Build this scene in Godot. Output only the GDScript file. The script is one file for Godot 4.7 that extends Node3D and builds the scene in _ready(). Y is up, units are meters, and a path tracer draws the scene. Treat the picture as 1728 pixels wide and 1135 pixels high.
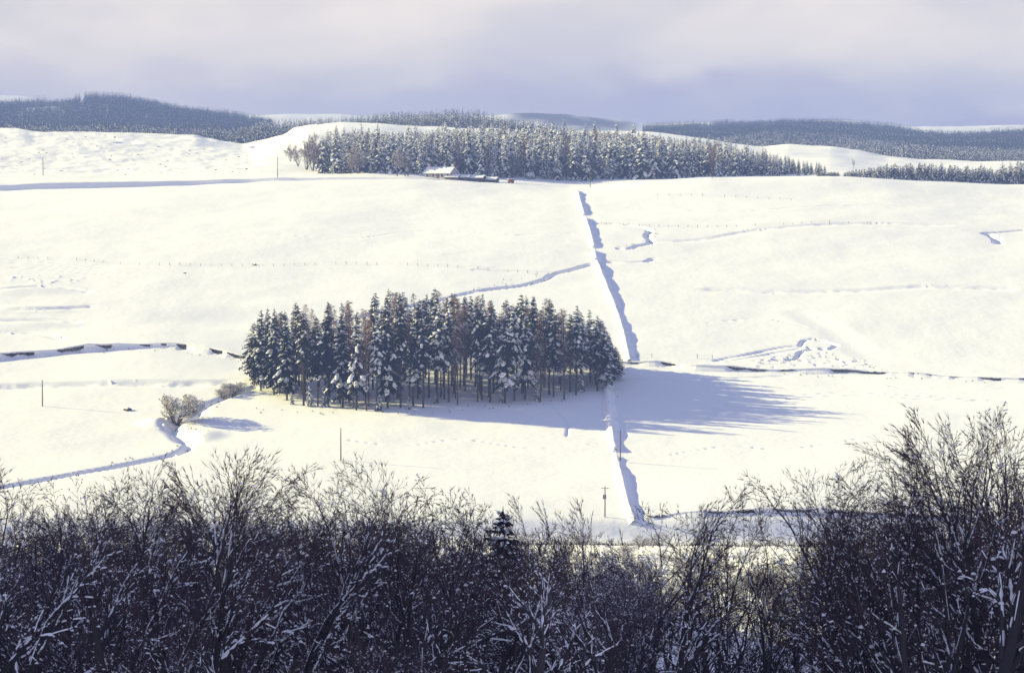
extends Node3D
# Snowy hill farm seen across a valley with a long lens. Units are metres, y is up, the camera looks along -z.

const W := 1728.0
const H := 1135.0
const F := 5000.0          # focal length in photograph pixels
const EYE := Vector3(0, 80, 0)
const HORIZON := 270.0     # eye level in the photograph
var pitch := atan((H / 2 - HORIZON) / F)
var rng := RandomNumberGenerator.new()
var M := {}
var used_names := {}

# ------------------------------------------------------------------ small helpers
func ray(px: float, py: float) -> Vector3:
	var y := H / 2 - py
	var yy := y * cos(pitch) - F * sin(pitch)
	var zz := y * sin(pitch) + F * cos(pitch)
	return Vector3((px - W / 2) / zz, yy / zz, -1)

func numbered(called: String) -> String:
	var n: int = used_names.get(called, -1) + 1
	used_names[called] = n
	return called if n == 0 else "%s_%03d" % [called, n]

func tag(o: Node, label := "", category := "", group := "", kind := "") -> void:
	if label: o.set_meta("label", label)
	if category: o.set_meta("category", category)
	if group: o.set_meta("group", group)
	if kind: o.set_meta("kind", kind)

func thing(called: String, at: Vector3, label: String, category: String, group := "") -> Node3D:
	var o := Node3D.new()
	o.name = numbered(called)
	add_child(o)
	o.position = at
	tag(o, label, category, group)
	return o

func copy(src: Node3D, at: Vector3, label: String, group := "") -> Node3D:
	var o: Node3D = src.duplicate()
	o.name = numbered(String(src.name))
	add_child(o)
	o.position = at
	o.set_meta("label", label)
	if group: o.set_meta("group", group)
	return o

func part(called: String, mesh: Mesh, m: Material, parent: Node, at := Vector3.ZERO) -> MeshInstance3D:
	var o := MeshInstance3D.new()
	o.name = called
	o.mesh = mesh
	o.material_override = m
	o.position = at
	parent.add_child(o, true)
	return o

func ordinal(n: int) -> String:
	var t := "th"
	if n % 100 < 11 or n % 100 > 13:
		t = ["th", "st", "nd", "rd", "th", "th", "th", "th", "th", "th"][n % 10]
	return str(n) + t

func lookup(c: Array, x: float) -> float:
	if x <= c[0][0]: return c[0][1]
	for i in range(1, c.size()):
		if x <= c[i][0]:
			var t: float = (x - c[i - 1][0]) / (c[i][0] - c[i - 1][0])
			t = t * t * (3 - 2 * t) * 0.5 + t * 0.5
			return lerpf(c[i - 1][1], c[i][1], t)
	return c[-1][1]

class MB:
	var v := PackedVector3Array()
	var n := PackedVector3Array()
	var c := PackedColorArray()
	var ix := PackedInt32Array()
	var col := Color.WHITE
	func tri(a: Vector3, b: Vector3, d: Vector3) -> void:
		var k := v.size()
		var m := (d - a).cross(b - a).normalized()
		v.append(a); v.append(b); v.append(d)
		n.append(m); n.append(m); n.append(m)
		c.append(col); c.append(col); c.append(col)
		ix.append(k); ix.append(k + 1); ix.append(k + 2)
	func quad(a: Vector3, b: Vector3, d: Vector3, e: Vector3) -> void:
		tri(a, b, d); tri(a, d, e)
	func vert(p: Vector3, m: Vector3) -> int:
		v.append(p); n.append(m); c.append(col)
		return v.size() - 1
	# open tapered tube between two points, smooth sides
	func tube(p: Vector3, q: Vector3, r0: float, r1: float, sides := 4) -> void:
		var d := (q - p).normalized()
		var a := d.cross(Vector3(0.31, 0.2, 0.93) if absf(d.y) > 0.9 else Vector3.UP).normalized()
		var b := d.cross(a)
		var k := v.size()
		for i in sides:
			var t := TAU * i / sides
			var m := a * cos(t) + b * sin(t)
			vert(p + m * r0, m)
			vert(q + m * r1, m)
		for i in sides:
			var j := (i + 1) % sides
			ix.append_array([k + 2 * i, k + 2 * i + 1, k + 2 * j, k + 2 * j, k + 2 * i + 1, k + 2 * j + 1])
	# thin three-sided spike
	func spike(p: Vector3, q: Vector3, r: float) -> void:
		var d := (q - p).normalized()
		var a := d.cross(Vector3(0.31, 0.2, 0.93) if absf(d.y) > 0.9 else Vector3.UP).normalized()
		var b := d.cross(a)
		var k := v.size()
		vert(p + a * r, a)
		vert(p + (a * -0.5 + b * 0.866) * r, a * -0.5 + b * 0.866)
		vert(p + (a * -0.5 - b * 0.866) * r, a * -0.5 - b * 0.866)
		vert(q, d)
		ix.append_array([k, k + 3, k + 1, k + 1, k + 3, k + 2, k + 2, k + 3, k])
	# box with its own axes
	func box(o: Vector3, x: Vector3, y: Vector3, z: Vector3) -> void:
		var p := [o - x - z, o + x - z, o + x + z, o - x + z, o - x - z + y, o + x - z + y, o + x + z + y, o - x + z + y]
		quad(p[0], p[4], p[5], p[1]); quad(p[1], p[5], p[6], p[2]); quad(p[2], p[6], p[7], p[3]); quad(p[3], p[7], p[4], p[0])
		quad(p[4], p[7], p[6], p[5]); quad(p[0], p[1], p[2], p[3])
	func mesh() -> ArrayMesh:
		var a := []
		a.resize(Mesh.ARRAY_MAX)
		a[Mesh.ARRAY_VERTEX] = v
		a[Mesh.ARRAY_NORMAL] = n
		a[Mesh.ARRAY_COLOR] = c
		a[Mesh.ARRAY_INDEX] = ix
		var m := ArrayMesh.new()
		if v.size():
			m.add_surface_from_arrays(Mesh.PRIMITIVE_TRIANGLES, a)
		return m

func mat(called: String, c: Color, rough := 0.9, vertex := false, spec := 0.3) -> StandardMaterial3D:
	var m := StandardMaterial3D.new()
	m.resource_name = called
	m.albedo_color = c.linear_to_srgb()
	m.roughness = rough
	m.metallic_specular = spec
	m.vertex_color_use_as_albedo = vertex
	m.cull_mode = BaseMaterial3D.CULL_DISABLED
	M[called] = m
	return m

# ------------------------------------------------------------------ sky
var cloud := FastNoiseLite.new()
var wisp := FastNoiseLite.new()

func sky_color(az: float, el: float) -> Color:
	var a := deg_to_rad(az)
	var ring := Vector2(cos(a), sin(a)) * 57.3
	# long low banks of stratus with torn upper edges, loose high cloud above
	var n := cloud.get_noise_3d(ring.x, ring.y, el * 1.6)
	var w := wisp.get_noise_3d(ring.x, ring.y, el * 2.4 + 1.3 * sin(deg_to_rad(az * 9.0)))
	var w2 := wisp.get_noise_3d(ring.x * 0.45 + 70, ring.y * 0.45, el * 1.5 - 0.8 * sin(deg_to_rad(az * 9.0)))
	var edge := 1.25 + 0.75 * cos(deg_to_rad((az + 1.0) * 10.0)) + n * 1.0 + w * 1.1
	var dark := smoothstep(0.16, -0.55, el - edge) * (0.62 + 0.38 * sin(deg_to_rad((az - 1.0) * 10.0)))
	var bright := Color(0.90, 0.83, 0.77).lerp(Color(1.08, 0.97, 0.84), clampf(w2 * 1.5 + w * 0.5 + 0.42, 0, 1))
	var low := bright.lerp(Color(0.60, 0.53, 0.68), clampf(dark + w * 0.22, 0, 1))
	low = low.lerp(Color(0.78, 0.73, 0.74), clampf(w2 * -1.8 - 0.10, 0, 0.7))
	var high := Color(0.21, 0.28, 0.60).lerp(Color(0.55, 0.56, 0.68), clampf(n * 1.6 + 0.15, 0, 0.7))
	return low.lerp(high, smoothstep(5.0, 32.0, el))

func make_sky() -> PanoramaSkyMaterial:
	cloud.seed = 11; cloud.frequency = 0.09; cloud.fractal_octaves = 4
	wisp.seed = 5; wisp.frequency = 0.33; wisp.fractal_octaves = 5
	var small := Image.create_empty(512, 256, false, Image.FORMAT_RGBF)
	for y in 256:
		for x in 512:
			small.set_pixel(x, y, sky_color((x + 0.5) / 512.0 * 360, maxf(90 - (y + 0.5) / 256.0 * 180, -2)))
	small.resize(4096, 2048, Image.INTERPOLATE_BILINEAR)
	# the straight-ahead direction is the image's left edge; draw it at full detail
	for y in range(900, 1030):
		var el := 90 - (y + 0.5) / 2048.0 * 180
		for k in range(-330, 330):
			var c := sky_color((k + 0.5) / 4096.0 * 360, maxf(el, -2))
			var t := smoothstep(330, 260, absf(k)) * smoothstep(900, 920, y)
			var x := posmod(k, 4096)
			small.set_pixel(x, y, small.get_pixel(x, y).lerp(c, t))
	var p := PanoramaSkyMaterial.new()
	p.panorama = ImageTexture.create_from_image(small)
	return p

# ------------------------------------------------------------------ terrain
var cols := PackedFloat32Array()     # s = x / D of every column
var rows := PackedFloat32Array()     # D of every row
var hgt := PackedFloat32Array()      # height, row by row
var NC := 0
var NR := 0
var nz := FastNoiseLite.new()
var nf := FastNoiseLite.new()

# [depth, [[px, py] ...]] where the photograph shows the ground, or [depth, height]
var curves := [
	[4.0, 77.6], [30.0, 72.0], [60.0, 66.0], [100.0, 58.5], [150.0, 50.0], [200.0, 42.5], [300.0, 29.5], [450.0, 14.0], [560.0, 6.2], [598.0, 2.6],
	[606.0, [[0, 874], [1040, 876], [1110, 874], [1200, 867], [1330, 866], [1420, 869], [1600, 876], [1728, 880]]],
	[658.0, [[0, 775], [1728, 775]]],
	[714.0, [[0, 690], [300, 692], [700, 688], [1100, 690], [1728, 690]]],
	[775.0, [[0, 612], [250, 606], [420, 612], [900, 610], [1728, 612]]],
	[843.0, [[0, 521], [1728, 520]]],
	[915.0, [[0, 436], [700, 433], [1100, 436], [1728, 438]]],
	[985.0, [[0, 374], [500, 369], [950, 372], [1300, 368], [1728, 376]]],
	[1050.0, [[0, 335], [300, 328], [700, 323], [960, 330], [1200, 322], [1500, 326], [1728, 333]]],
	[1085.0, [[0, 322], [70, 319], [150, 318], [300, 313], [400, 308], [470, 304.5], [580, 304], [680, 303.5], [760, 305.5], [860, 310.5], [960, 317.5], [1000, 316], [1100, 306], [1200, 300.5], [1400, 297.5], [1560, 305.5], [1728, 311]]],
	[1091.0, [[0, 322.5], [70, 319.5], [150, 318.5], [300, 313.5], [400, 308.5], [470, 304.8], [580, 304], [680, 303.5], [760, 305], [860, 309.5], [960, 316.5], [1000, 315], [1100, 305.4], [1200, 300.0], [1400, 297.2], [1560, 305.3], [1728, 310.8]]],
	[1092.5, [[0, 313], [70, 309.5], [150, 308], [300, 305], [400, 301], [470, 299.4], [580, 300], [680, 300.5], [760, 304.4], [860, 309], [960, 316], [1000, 314.6], [1100, 305.2], [1200, 299.9], [1400, 297.1], [1560, 305.1], [1728, 310.6]]],
	[1112.0, [[0, 301], [200, 300], [400, 296], [470, 295], [560, 294], [640, 291], [700, 292], [760, 299], [870, 303], [960, 307], [1000, 306], [1040, 302.5], [1130, 302], [1200, 298], [1400, 295], [1560, 303], [1728, 308]]],
	[1135.0, [[0, 292], [200, 292], [350, 290], [470, 286], [560, 289], [640, 288], [700, 291], [870, 296], [1000, 298], [1040, 299], [1130, 299], [1200, 296], [1400, 292], [1560, 300], [1728, 305]]],
	[1280.0, [[0, 253], [100, 256], [300, 261], [420, 264], [470, 254], [520, 246], [600, 252], [700, 258], [860, 262], [1000, 262], [1200, 272], [1300, 270], [1400, 270], [1500, 281], [1600, 287], [1728, 290]]],
	[1450.0, [[-60, 217], [30, 217], [60, 221], [100, 222], [200, 224], [280, 228], [330, 229], [355, 234], [380, 239], [410, 243], [440, 237], [475, 228], [500, 214], [530, 209], [580, 205], [640, 207], [720, 214], [800, 219], [900, 222], [1000, 222], [1095, 222], [1180, 233], [1250, 243], [1290, 247], [1330, 244], [1400, 247], [1440, 252], [1500, 262], [1560, 268], [1650, 273], [1728, 274]]],
	[1620.0, [[0, 250], [410, 256], [500, 235], [600, 228], [800, 232], [1100, 245], [1300, 265], [1728, 285]]],
	[1900.0, [[0, 255], [400, 262], [600, 235], [800, 235], [1000, 250], [1300, 275], [1728, 285]]],
	[2300.0, [[0, 225], [300, 225], [430, 232], [600, 238], [1000, 240], [1300, 236], [1500, 246], [1728, 246]]],
	[2750.0, [[-60, 186], [20, 184], [80, 180], [135, 176], [143, 175], [200, 177], [300, 192], [345, 197], [400, 208], [440, 215], [560, 222], [830, 226], [1000, 226], [1100, 224], [1150, 224], [1250, 221], [1330, 218], [1400, 219], [1450, 222], [1500, 229], [1545, 237], [1620, 243], [1728, 236]]],
	[3000.0, [[0, 240], [1000, 240], [1728, 250]]],
	[3400.0, [[-60, 158], [30, 161], [110, 170], [300, 196], [400, 195], [480, 191.5], [570, 191.5], [620, 196], [800, 197], [830, 195], [870, 190.5], [960, 193], [1050, 203], [1100, 210], [1150, 208], [1200, 207.5], [1260, 210.5], [1340, 206], [1390, 202.5], [1440, 203.5], [1500, 210], [1540, 214.5], [1600, 213.5], [1728, 211]]],
	[3520.0, [[0, 230], [1728, 235]]],
	[3650.0, [[0, 285], [1728, 285]]],
]

func build_grid() -> void:
	var px := -9000.0
	while px < 3600:
		cols.append((px - W / 2) / F)
		px += 2.6 if px > -70 and px < 1795 else (26.0 if px > -600 and px < 2300 else 150.0)
	for i in 64: rows.append(4 + 586 * pow(i / 64.0, 1.3))
	var d := 590.0
	while d < 3650:
		rows.append(d)
		d += 1.0 if d < 612 else 1.25 if d < 1083 else 0.75 if d < 1097 else 1.6 if d < 1140 else 4.0 if d < 1470 else 28.0
	NC = cols.size(); NR = rows.size()
	hgt.resize(NC * NR)
	nz.seed = 3; nz.frequency = 0.012; nz.fractal_octaves = 4; nz.fractal_gain = 0.42
	nf.seed = 8; nf.frequency = 0.09; nf.fractal_octaves = 3
	var K := curves.size()
	for c in NC:
		var s := cols[c]
		var p := s * F + W / 2
		var D := PackedFloat32Array(); var y := PackedFloat32Array()
		for k in K:
			D.append(curves[k][0])
			if curves[k][1] is Array:
				y.append(EYE.y + ray(864, lookup(curves[k][1], p)).y * D[k])
			else:
				y.append(curves[k][1])
		var m := PackedFloat32Array(); m.resize(K)
		for k in range(1, K - 1):
			var a := (y[k] - y[k - 1]) / (D[k] - D[k - 1])
			var b := (y[k + 1] - y[k]) / (D[k + 1] - D[k])
			m[k] = 0.0 if a * b <= 0 else 2 * a * b / (a + b)
		m[0] = (y[1] - y[0]) / (D[1] - D[0]); m[K - 1] = 0
		var k := 0
		for r in NR:
			var d_ := rows[r]
			while k < K - 2 and D[k + 1] < d_: k += 1
			var h := D[k + 1] - D[k]
			var t := clampf((d_ - D[k]) / h, 0, 1)
			var t2 := t * t; var t3 := t2 * t
			var v := (2 * t3 - 3 * t2 + 1) * y[k] + (t3 - 2 * t2 + t) * h * m[k] + (3 * t2 - 2 * t3) * y[k + 1] + (t3 - t2) * h * m[k + 1]
			var x := s * d_
			v += nz.get_noise_2d(x, d_) * (1.6 if d_ < 560 else 0.55 if d_ < 1060 else 0.5 if d_ < 1140 else 1.4)
			v += nz.get_noise_2d(x * 3.1 + 500, d_ * 2.3) * 0.11
			if d_ < 596:
				# unseen spur added on the left, outside the picture, to shade the foreground wood
				var edge := 0.185 * d_ + 8
				v += 95.0 * smoothstep(edge, edge + 120, -x) * smoothstep(596, 470, d_)
			if d_ > 590 and d_ < 1100:
				v += nf.get_noise_2d(x, d_ * 0.45) * 0.03
			elif d_ > 1128 and d_ < 1460:
				var moor := smoothstep(500, 400, p) * smoothstep(1128, 1150, d_) * smoothstep(1455, 1420, d_)
				v += (nf.get_noise_2d(x * 0.9, d_ * 0.5) * 0.42 + nf.get_noise_2d(x * 2.2, d_ * 1.2) * 0.13) * moor
			elif d_ <= 590:
				v += nf.get_noise_2d(x * 1.3, d_ * 1.3) * 0.35
			hgt[r * NC + c] = v

func find(a: PackedFloat32Array, x: float) -> int:
	return clampi(a.bsearch(x) - 1, 0, a.size() - 2)

func height(x: float, z: float) -> float:
	var d := clampf(-z, rows[0], rows[NR - 1])
	var r := find(rows, d)
	var s := x / d
	var c := find(cols, s)
	var u := clampf((s - cols[c]) / (cols[c + 1] - cols[c]), 0, 1)
	var w := clampf((d - rows[r]) / (rows[r + 1] - rows[r]), 0, 1)
	var k := r * NC + c
	return lerpf(lerpf(hgt[k], hgt[k + 1], u), lerpf(hgt[k + NC], hgt[k + NC + 1], u), w)

func on(x: float, z: float, sink := 0.0) -> Vector3:
	return Vector3(x, height(x, z) - sink, z)

# where the line of sight through a place in the photograph meets the ground beyond the depth d0
func ground(px: float, py: float, d0 := 600.0) -> Vector3:
	var v := ray(px, py)
	var c := find(cols, v.x)
	var u := clampf((v.x - cols[c]) / (cols[c + 1] - cols[c]), 0, 1)
	var prev := -1e9
	for r in range(find(rows, d0), NR):
		var gap := lerpf(hgt[r * NC + c], hgt[r * NC + c + 1], u) - (EYE.y + v.y * rows[r])
		if gap >= 0:
			var d := rows[r]
			if prev > -1e8:
				d = lerpf(rows[r - 1], rows[r], -prev / (gap - prev))
			return on(v.x * d, -d)
		prev = gap
	return on(v.x * 1100, -1100)

func path(list: Array, step := 2.0, d0 := 600.0) -> Array:
	var c := Curve3D.new()
	for p in list:
		c.add_point(ground(p[0], p[1], d0))
	for i in range(1, list.size() - 1):
		var t := (c.get_point_position(i + 1) - c.get_point_position(i - 1)) / 6.0
		c.set_point_in(i, -t); c.set_point_out(i, t)
	var out := []
	var len := c.get_baked_length()
	var n := maxi(2, int(len / step) + 1)
	for i in n + 1:
		var q := c.sample_baked(len * i / n, true)
		out.append(q)
	return out

# press a furrow of that depth into the snow along a path (a negative depth heaps it up); kinds: 0 rounded, 1 steep far side, 2 long drift on the left
func furrow(pts: Array, depth: float, half: float, kind := 0, rough := 0.0) -> void:
	for i in range(pts.size() - 1):
		var a: Vector3 = pts[i]
		var b: Vector3 = pts[i + 1]
		var d0 := minf(-a.z, -b.z) - half; var d1 := maxf(-a.z, -b.z) + half
		var r0 := find(rows, d0); var r1 := find(rows, d1) + 1
		var ab := Vector2(b.x - a.x, b.z - a.z)
		var l2 := ab.length_squared()
		for r in range(r0, r1 + 1):
			var D := rows[r]
			var c0 := find(cols, (minf(a.x, b.x) - half) / D); var c1 := find(cols, (maxf(a.x, b.x) + half) / D) + 1
			for c in range(c0, c1 + 1):
				var q := Vector2(cols[c] * D - a.x, -D - a.z)
				var t := q.dot(ab) / maxf(l2, 1e-6)
				if t < 0 and i > 0 or t >= 1 and i < pts.size() - 2 : continue
				if t < 0 or t > 1: t = clampf(t, 0, 1)
				var away := q.distance_to(ab * t)
				if away >= half: continue
				var f := 0.5 + 0.5 * cos(PI * away / half)
				if kind == 1: f = f * (2 - f)
				var k := 1.0
				if rough > 0: k = maxf(0, 1 + rough * nf.get_noise_2d(q.x + a.x, (q.y + a.z) * 0.7) * 2)
				stamp[r * NC + c] = maxf(stamp.get(r * NC + c, 0.0), f * k) if true else 0.0
	for key in stamp: hgt[key] -= depth * stamp[key]
	stamp.clear()
var stamp := {}

func mound(px: float, py: float, rx: float, rz: float, h: float, d0 := 600.0) -> void:
	var o := ground(px, py, d0)
	for r in range(find(rows, -o.z - rz), find(rows, -o.z + rz) + 2):
		var D := rows[r]
		for c in range(find(cols, (o.x - rx) / D), find(cols, (o.x + rx) / D) + 2):
			var q := Vector2((cols[c] * D - o.x) / rx, (-D - o.z) / rz).length()
			if q < 1: hgt[r * NC + c] += h * pow(0.5 + 0.5 * cos(PI * q), 1.2)

func commit_ground() -> void:
	var v := PackedVector3Array(); var n := PackedVector3Array(); var cl := PackedColorArray(); var ix := PackedInt32Array()
	v.resize(NC * NR); n.resize(NC * NR); cl.resize(NC * NR)
	for r in NR:
		for c in NC:
			v[r * NC + c] = Vector3(cols[c] * rows[r], hgt[r * NC + c], -rows[r])
	var snow := Color(0.87, 0.87, 0.87)
	for r in NR:
		var D := rows[r]
		for c in NC:
			var k := r * NC + c
			var a := v[k + 1] - v[k] if c < NC - 1 else v[k] - v[k - 1]
			if c > 0 and c < NC - 1: a = v[k + 1] - v[k - 1]
			var b: Vector3
			if r > 0 and r < NR - 1: b = v[k + NC] - v[k - NC]
			elif r == 0: b = v[k + NC] - v[k]
			else: b = v[k] - v[k - NC]
			n[k] = a.cross(b).normalized() * (1.0 if a.cross(b).y > 0 else -1.0)
			var col := snow
			if D > 3000:
				# heather shows through the thin snow of the far moor
				var p := cols[c] * F + W / 2
				var heath := smoothstep(838, 870, p) * smoothstep(1095, 1040, p) * smoothstep(3020, 3120, D)
				heath *= clampf(0.75 + nz.get_noise_2d(v[k].x * 0.8, v[k].z * 0.3) * 1.2, 0, 1)
				col = snow.lerp(Color(0.13, 0.11, 0.13), heath)
			cl[k] = col
	for r in NR - 1:
		for c in NC - 1:
			var k := r * NC + c
			ix.append(k); ix.append(k + NC); ix.append(k + 1)
			ix.append(k + 1); ix.append(k + NC); ix.append(k + NC + 1)
	var a := []
	a.resize(Mesh.ARRAY_MAX)
	a[Mesh.ARRAY_VERTEX] = v; a[Mesh.ARRAY_NORMAL] = n; a[Mesh.ARRAY_COLOR] = cl; a[Mesh.ARRAY_INDEX] = ix
	var m := ArrayMesh.new()
	m.add_surface_from_arrays(Mesh.PRIMITIVE_TRIANGLES, a)
	var o := part("snowy_ground", m, M.ground, self)
	tag(o, "snow covered valley side of smooth white fields rising to low hills", "ground", "", "structure")

# ------------------------------------------------------------------ trees
# a spruce with heavy snow; returns [trunk, foliage, snow] meshes for a tree of that height
func spruce(sd: int, h: float, clear: float, wide: float, step: float, per: int, sprays: int, laden: float, pad := 1.0) -> Array:
	rng.seed = sd
	var t := MB.new(); var f := MB.new(); var s := MB.new()
	var lean := Vector3(rng.randf_range(-0.02, 0.02), 0, rng.randf_range(-0.02, 0.02))
	var r0 := 0.011 * h + 0.02
	t.col = Color(0.075, 0.06, 0.055)
	for i in 6:
		var a := i / 6.0; var b := (i + 1) / 6.0
		t.tube(Vector3(lean.x * a * a * h, a * h - 0.6 * (1.0 if i == 0 else 0.0), lean.z * a * a * h), Vector3(lean.x * b * b * h, b * h, lean.z * b * b * h), r0 * (1 - a * 0.97), r0 * (1 - b * 0.97), 5)
	# dead snags below the crown
	if clear > 0.12:
		for i in int(h * 4.0):
			var y := h * rng.randf_range(0.08, clear + 0.12)
			var az := rng.randf() * TAU
			var o := Vector3(lean.x * y * y / h, y, lean.z * y * y / h)
			t.spike(o, o + Vector3(cos(az), rng.randf_range(-0.35, 0.1), sin(az)) * rng.randf_range(0.5, 2.0), 0.032)
	var y := h * clear
	var ph := rng.randf() * TAU
	var side := Vector3(rng.randf_range(-0.18, 0.18), 0, rng.randf_range(-0.18, 0.18))
	while y < h * 0.985:
		var u := (h - y) / (h * (1 - clear))       # 1 at the lowest bough, 0 at the tip
		var reach := wide * pow(u, 0.72) * (1.0 if u < 0.8 else lerpf(1.0, 0.78, (u - 0.8) / 0.2)) + 0.12
		var n := maxi(3, int(per * (0.55 + 0.45 * u) + rng.randf()))
		for i in n:
			if u > 0.5 and rng.randf() < 0.16: continue
			var az := ph + TAU * i / n + rng.randf_range(-0.35, 0.35)
			var out := Vector3(cos(az), 0, sin(az))
			var L := reach * rng.randf_range(0.62, 1.14) * (1 + out.dot(side))
			var o := Vector3(lean.x * y * y / h, y + rng.randf_range(-0.4, 0.4) * step, lean.z * y * y / h)
			var dip := lerpf(0.0, 0.62, minf(1, u * 1.5)) + rng.randf_range(-0.1, 0.12)
			var side_v := Vector3(-out.z, 0, out.x)
			var g := rng.randf_range(0.7, 1.3)
			f.col = Color(0.024 * g, 0.033 * g, 0.027 * g)
			var sp := []
			for k in 5:
				var q := k / 4.0
				sp.append(o + out * L * q + Vector3.DOWN * L * (dip * q * q * 1.05 - 0.12 * q + 0.0 if q < 0.9 else dip * 0.93 - 0.1))
			for k in sprays:
				var q := (k + 0.6) / sprays
				var w := q * 4
				var ki := mini(3, int(w))
				var p: Vector3 = sp[ki].lerp(sp[ki + 1], w - ki)
				for sd2 in [-1.0, 1.0]:
					var l := L * lerpf(0.5, 0.2, q) * rng.randf_range(0.7, 1.25) + 0.1
					var tip: Vector3 = p + (side_v * sd2 * 0.8 + out * 0.62 + Vector3.DOWN * rng.randf_range(0.25, 0.75)) * l
					var bw: float = L * 0.5 / sprays + 0.05
					f.tri(p - out * bw + Vector3.UP * 0.05, p + out * bw, tip)
					if sprays > 2:
						f.tri(p, p + out * bw * 1.3 + side_v * sd2 * bw, p + Vector3.DOWN * l * rng.randf_range(0.5, 0.9) + out * l * 0.4)
			f.tri(sp[3] - side_v * 0.16 * L, sp[3] + side_v * 0.16 * L, sp[4] + (sp[4] - sp[3]) * 0.35)
			# pads of snow along the bough
			if rng.randf() < laden:
				var blobs := rng.randi_range(1, 3) if sprays > 2 else rng.randi_range(1, 2)
				for k in blobs:
					var q := rng.randf_range(0.38, 1.0)
					var w := q * 4
					var ki := mini(3, int(w))
					var p: Vector3 = sp[ki].lerp(sp[ki + 1], w - ki)
					var rx := (0.12 + 0.15 * L) * rng.randf_range(0.45, 1.35) * pad
					var along: Vector3 = (sp[ki + 1] - sp[ki]).normalized()
					var ring := []
					var nb := 6 if sprays > 2 else 4
					for e in nb:
						var th := TAU * e / nb + 0.3
						ring.append(p + (along * cos(th) * 1.5 + side_v * sin(th)) * rx * rng.randf_range(0.75, 1.25) + Vector3.DOWN * rx * 0.28)
					var top := p + Vector3.UP * (0.07 + rx * rng.randf_range(0.3, 0.5)) + along * rx * rng.randf_range(-0.4, 0.4)
					for e in nb: s.tri(ring[e], ring[(e + 1) % nb], top)
		ph += 0.9
		y += step * (0.65 + 0.5 * u) * rng.randf_range(0.85, 1.15)
	# leader
	f.spike(Vector3(lean.x * h, h * 0.955, lean.z * h), Vector3(lean.x * h, h * 1.012, lean.z * h), 0.09)
	return [t.mesh(), f.mesh(), s.mesh()]

# a leafless larch: straight stem, thin drooping side branches in russet brown
func larch(sd: int, h: float, clear: float, wide: float) -> Array:
	rng.seed = sd
	var t := MB.new(); var f := MB.new(); var s := MB.new()
	var r0 := 0.010 * h
	t.col = Color(0.10, 0.07, 0.055)
	for i in 6:
		var a := i / 6.0; var b := (i + 1) / 6.0
		t.tube(Vector3(0.02 * h * a * a, a * h - (0.6 if i == 0 else 0.0), 0), Vector3(0.02 * h * b * b, b * h, 0), r0 * (1 - a * 0.97), r0 * (1 - b * 0.97), 5)
	var y := h * clear
	while y < h * 0.99:
		var u := (h - y) / (h * (1 - clear))
		for i in 3:
			var az := rng.randf() * TAU
			var out := Vector3(cos(az), 0, sin(az))
			var L := (wide * pow(u, 0.7) + 0.2) * rng.randf_range(0.6, 1.15)
			var o := Vector3(0.02 * y * y / h, y, 0)
			var mid := o + out * L * 0.55 + Vector3.DOWN * L * rng.randf_range(0.0, 0.15)
			var tip := o + out * L + Vector3.DOWN * L * rng.randf_range(0.0, 0.25) + Vector3.UP * 0.15
			var g := rng.randf_range(0.7, 1.25)
			f.col = Color(0.20 * g, 0.105 * g, 0.065 * g)
			f.tube(o, mid, 0.035, 0.024, 3)
			f.spike(mid, tip, 0.024)
			for k in 13:
				var q := rng.randf_range(0.2, 1.0)
				var p := o.lerp(mid, q / 0.55) if q < 0.55 else mid.lerp(tip, (q - 0.55) / 0.45)
				var l := rng.randf_range(0.3, 0.85)
				f.spike(p, p + (Vector3(rng.randf_range(-1, 1), rng.randf_range(-1.0, 0.25), rng.randf_range(-1, 1)) + out * 0.5) * l, 0.02)
			if rng.randf() < 0.5:
				var side_v := Vector3(-out.z, 0, out.x) * 0.09
				s.tri(o + out * 0.2 + side_v, mid + Vector3.UP * 0.12, o + out * 0.2 - side_v)
				s.quad(mid - side_v, mid + side_v, tip.lerp(mid, 0.4) + side_v * 0.5 + Vector3.UP * 0.05, tip.lerp(mid, 0.4) - side_v * 0.5)
		y += 0.30 * rng.randf_range(0.8, 1.3)
	return [t.mesh(), f.mesh(), s.mesh()]

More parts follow.
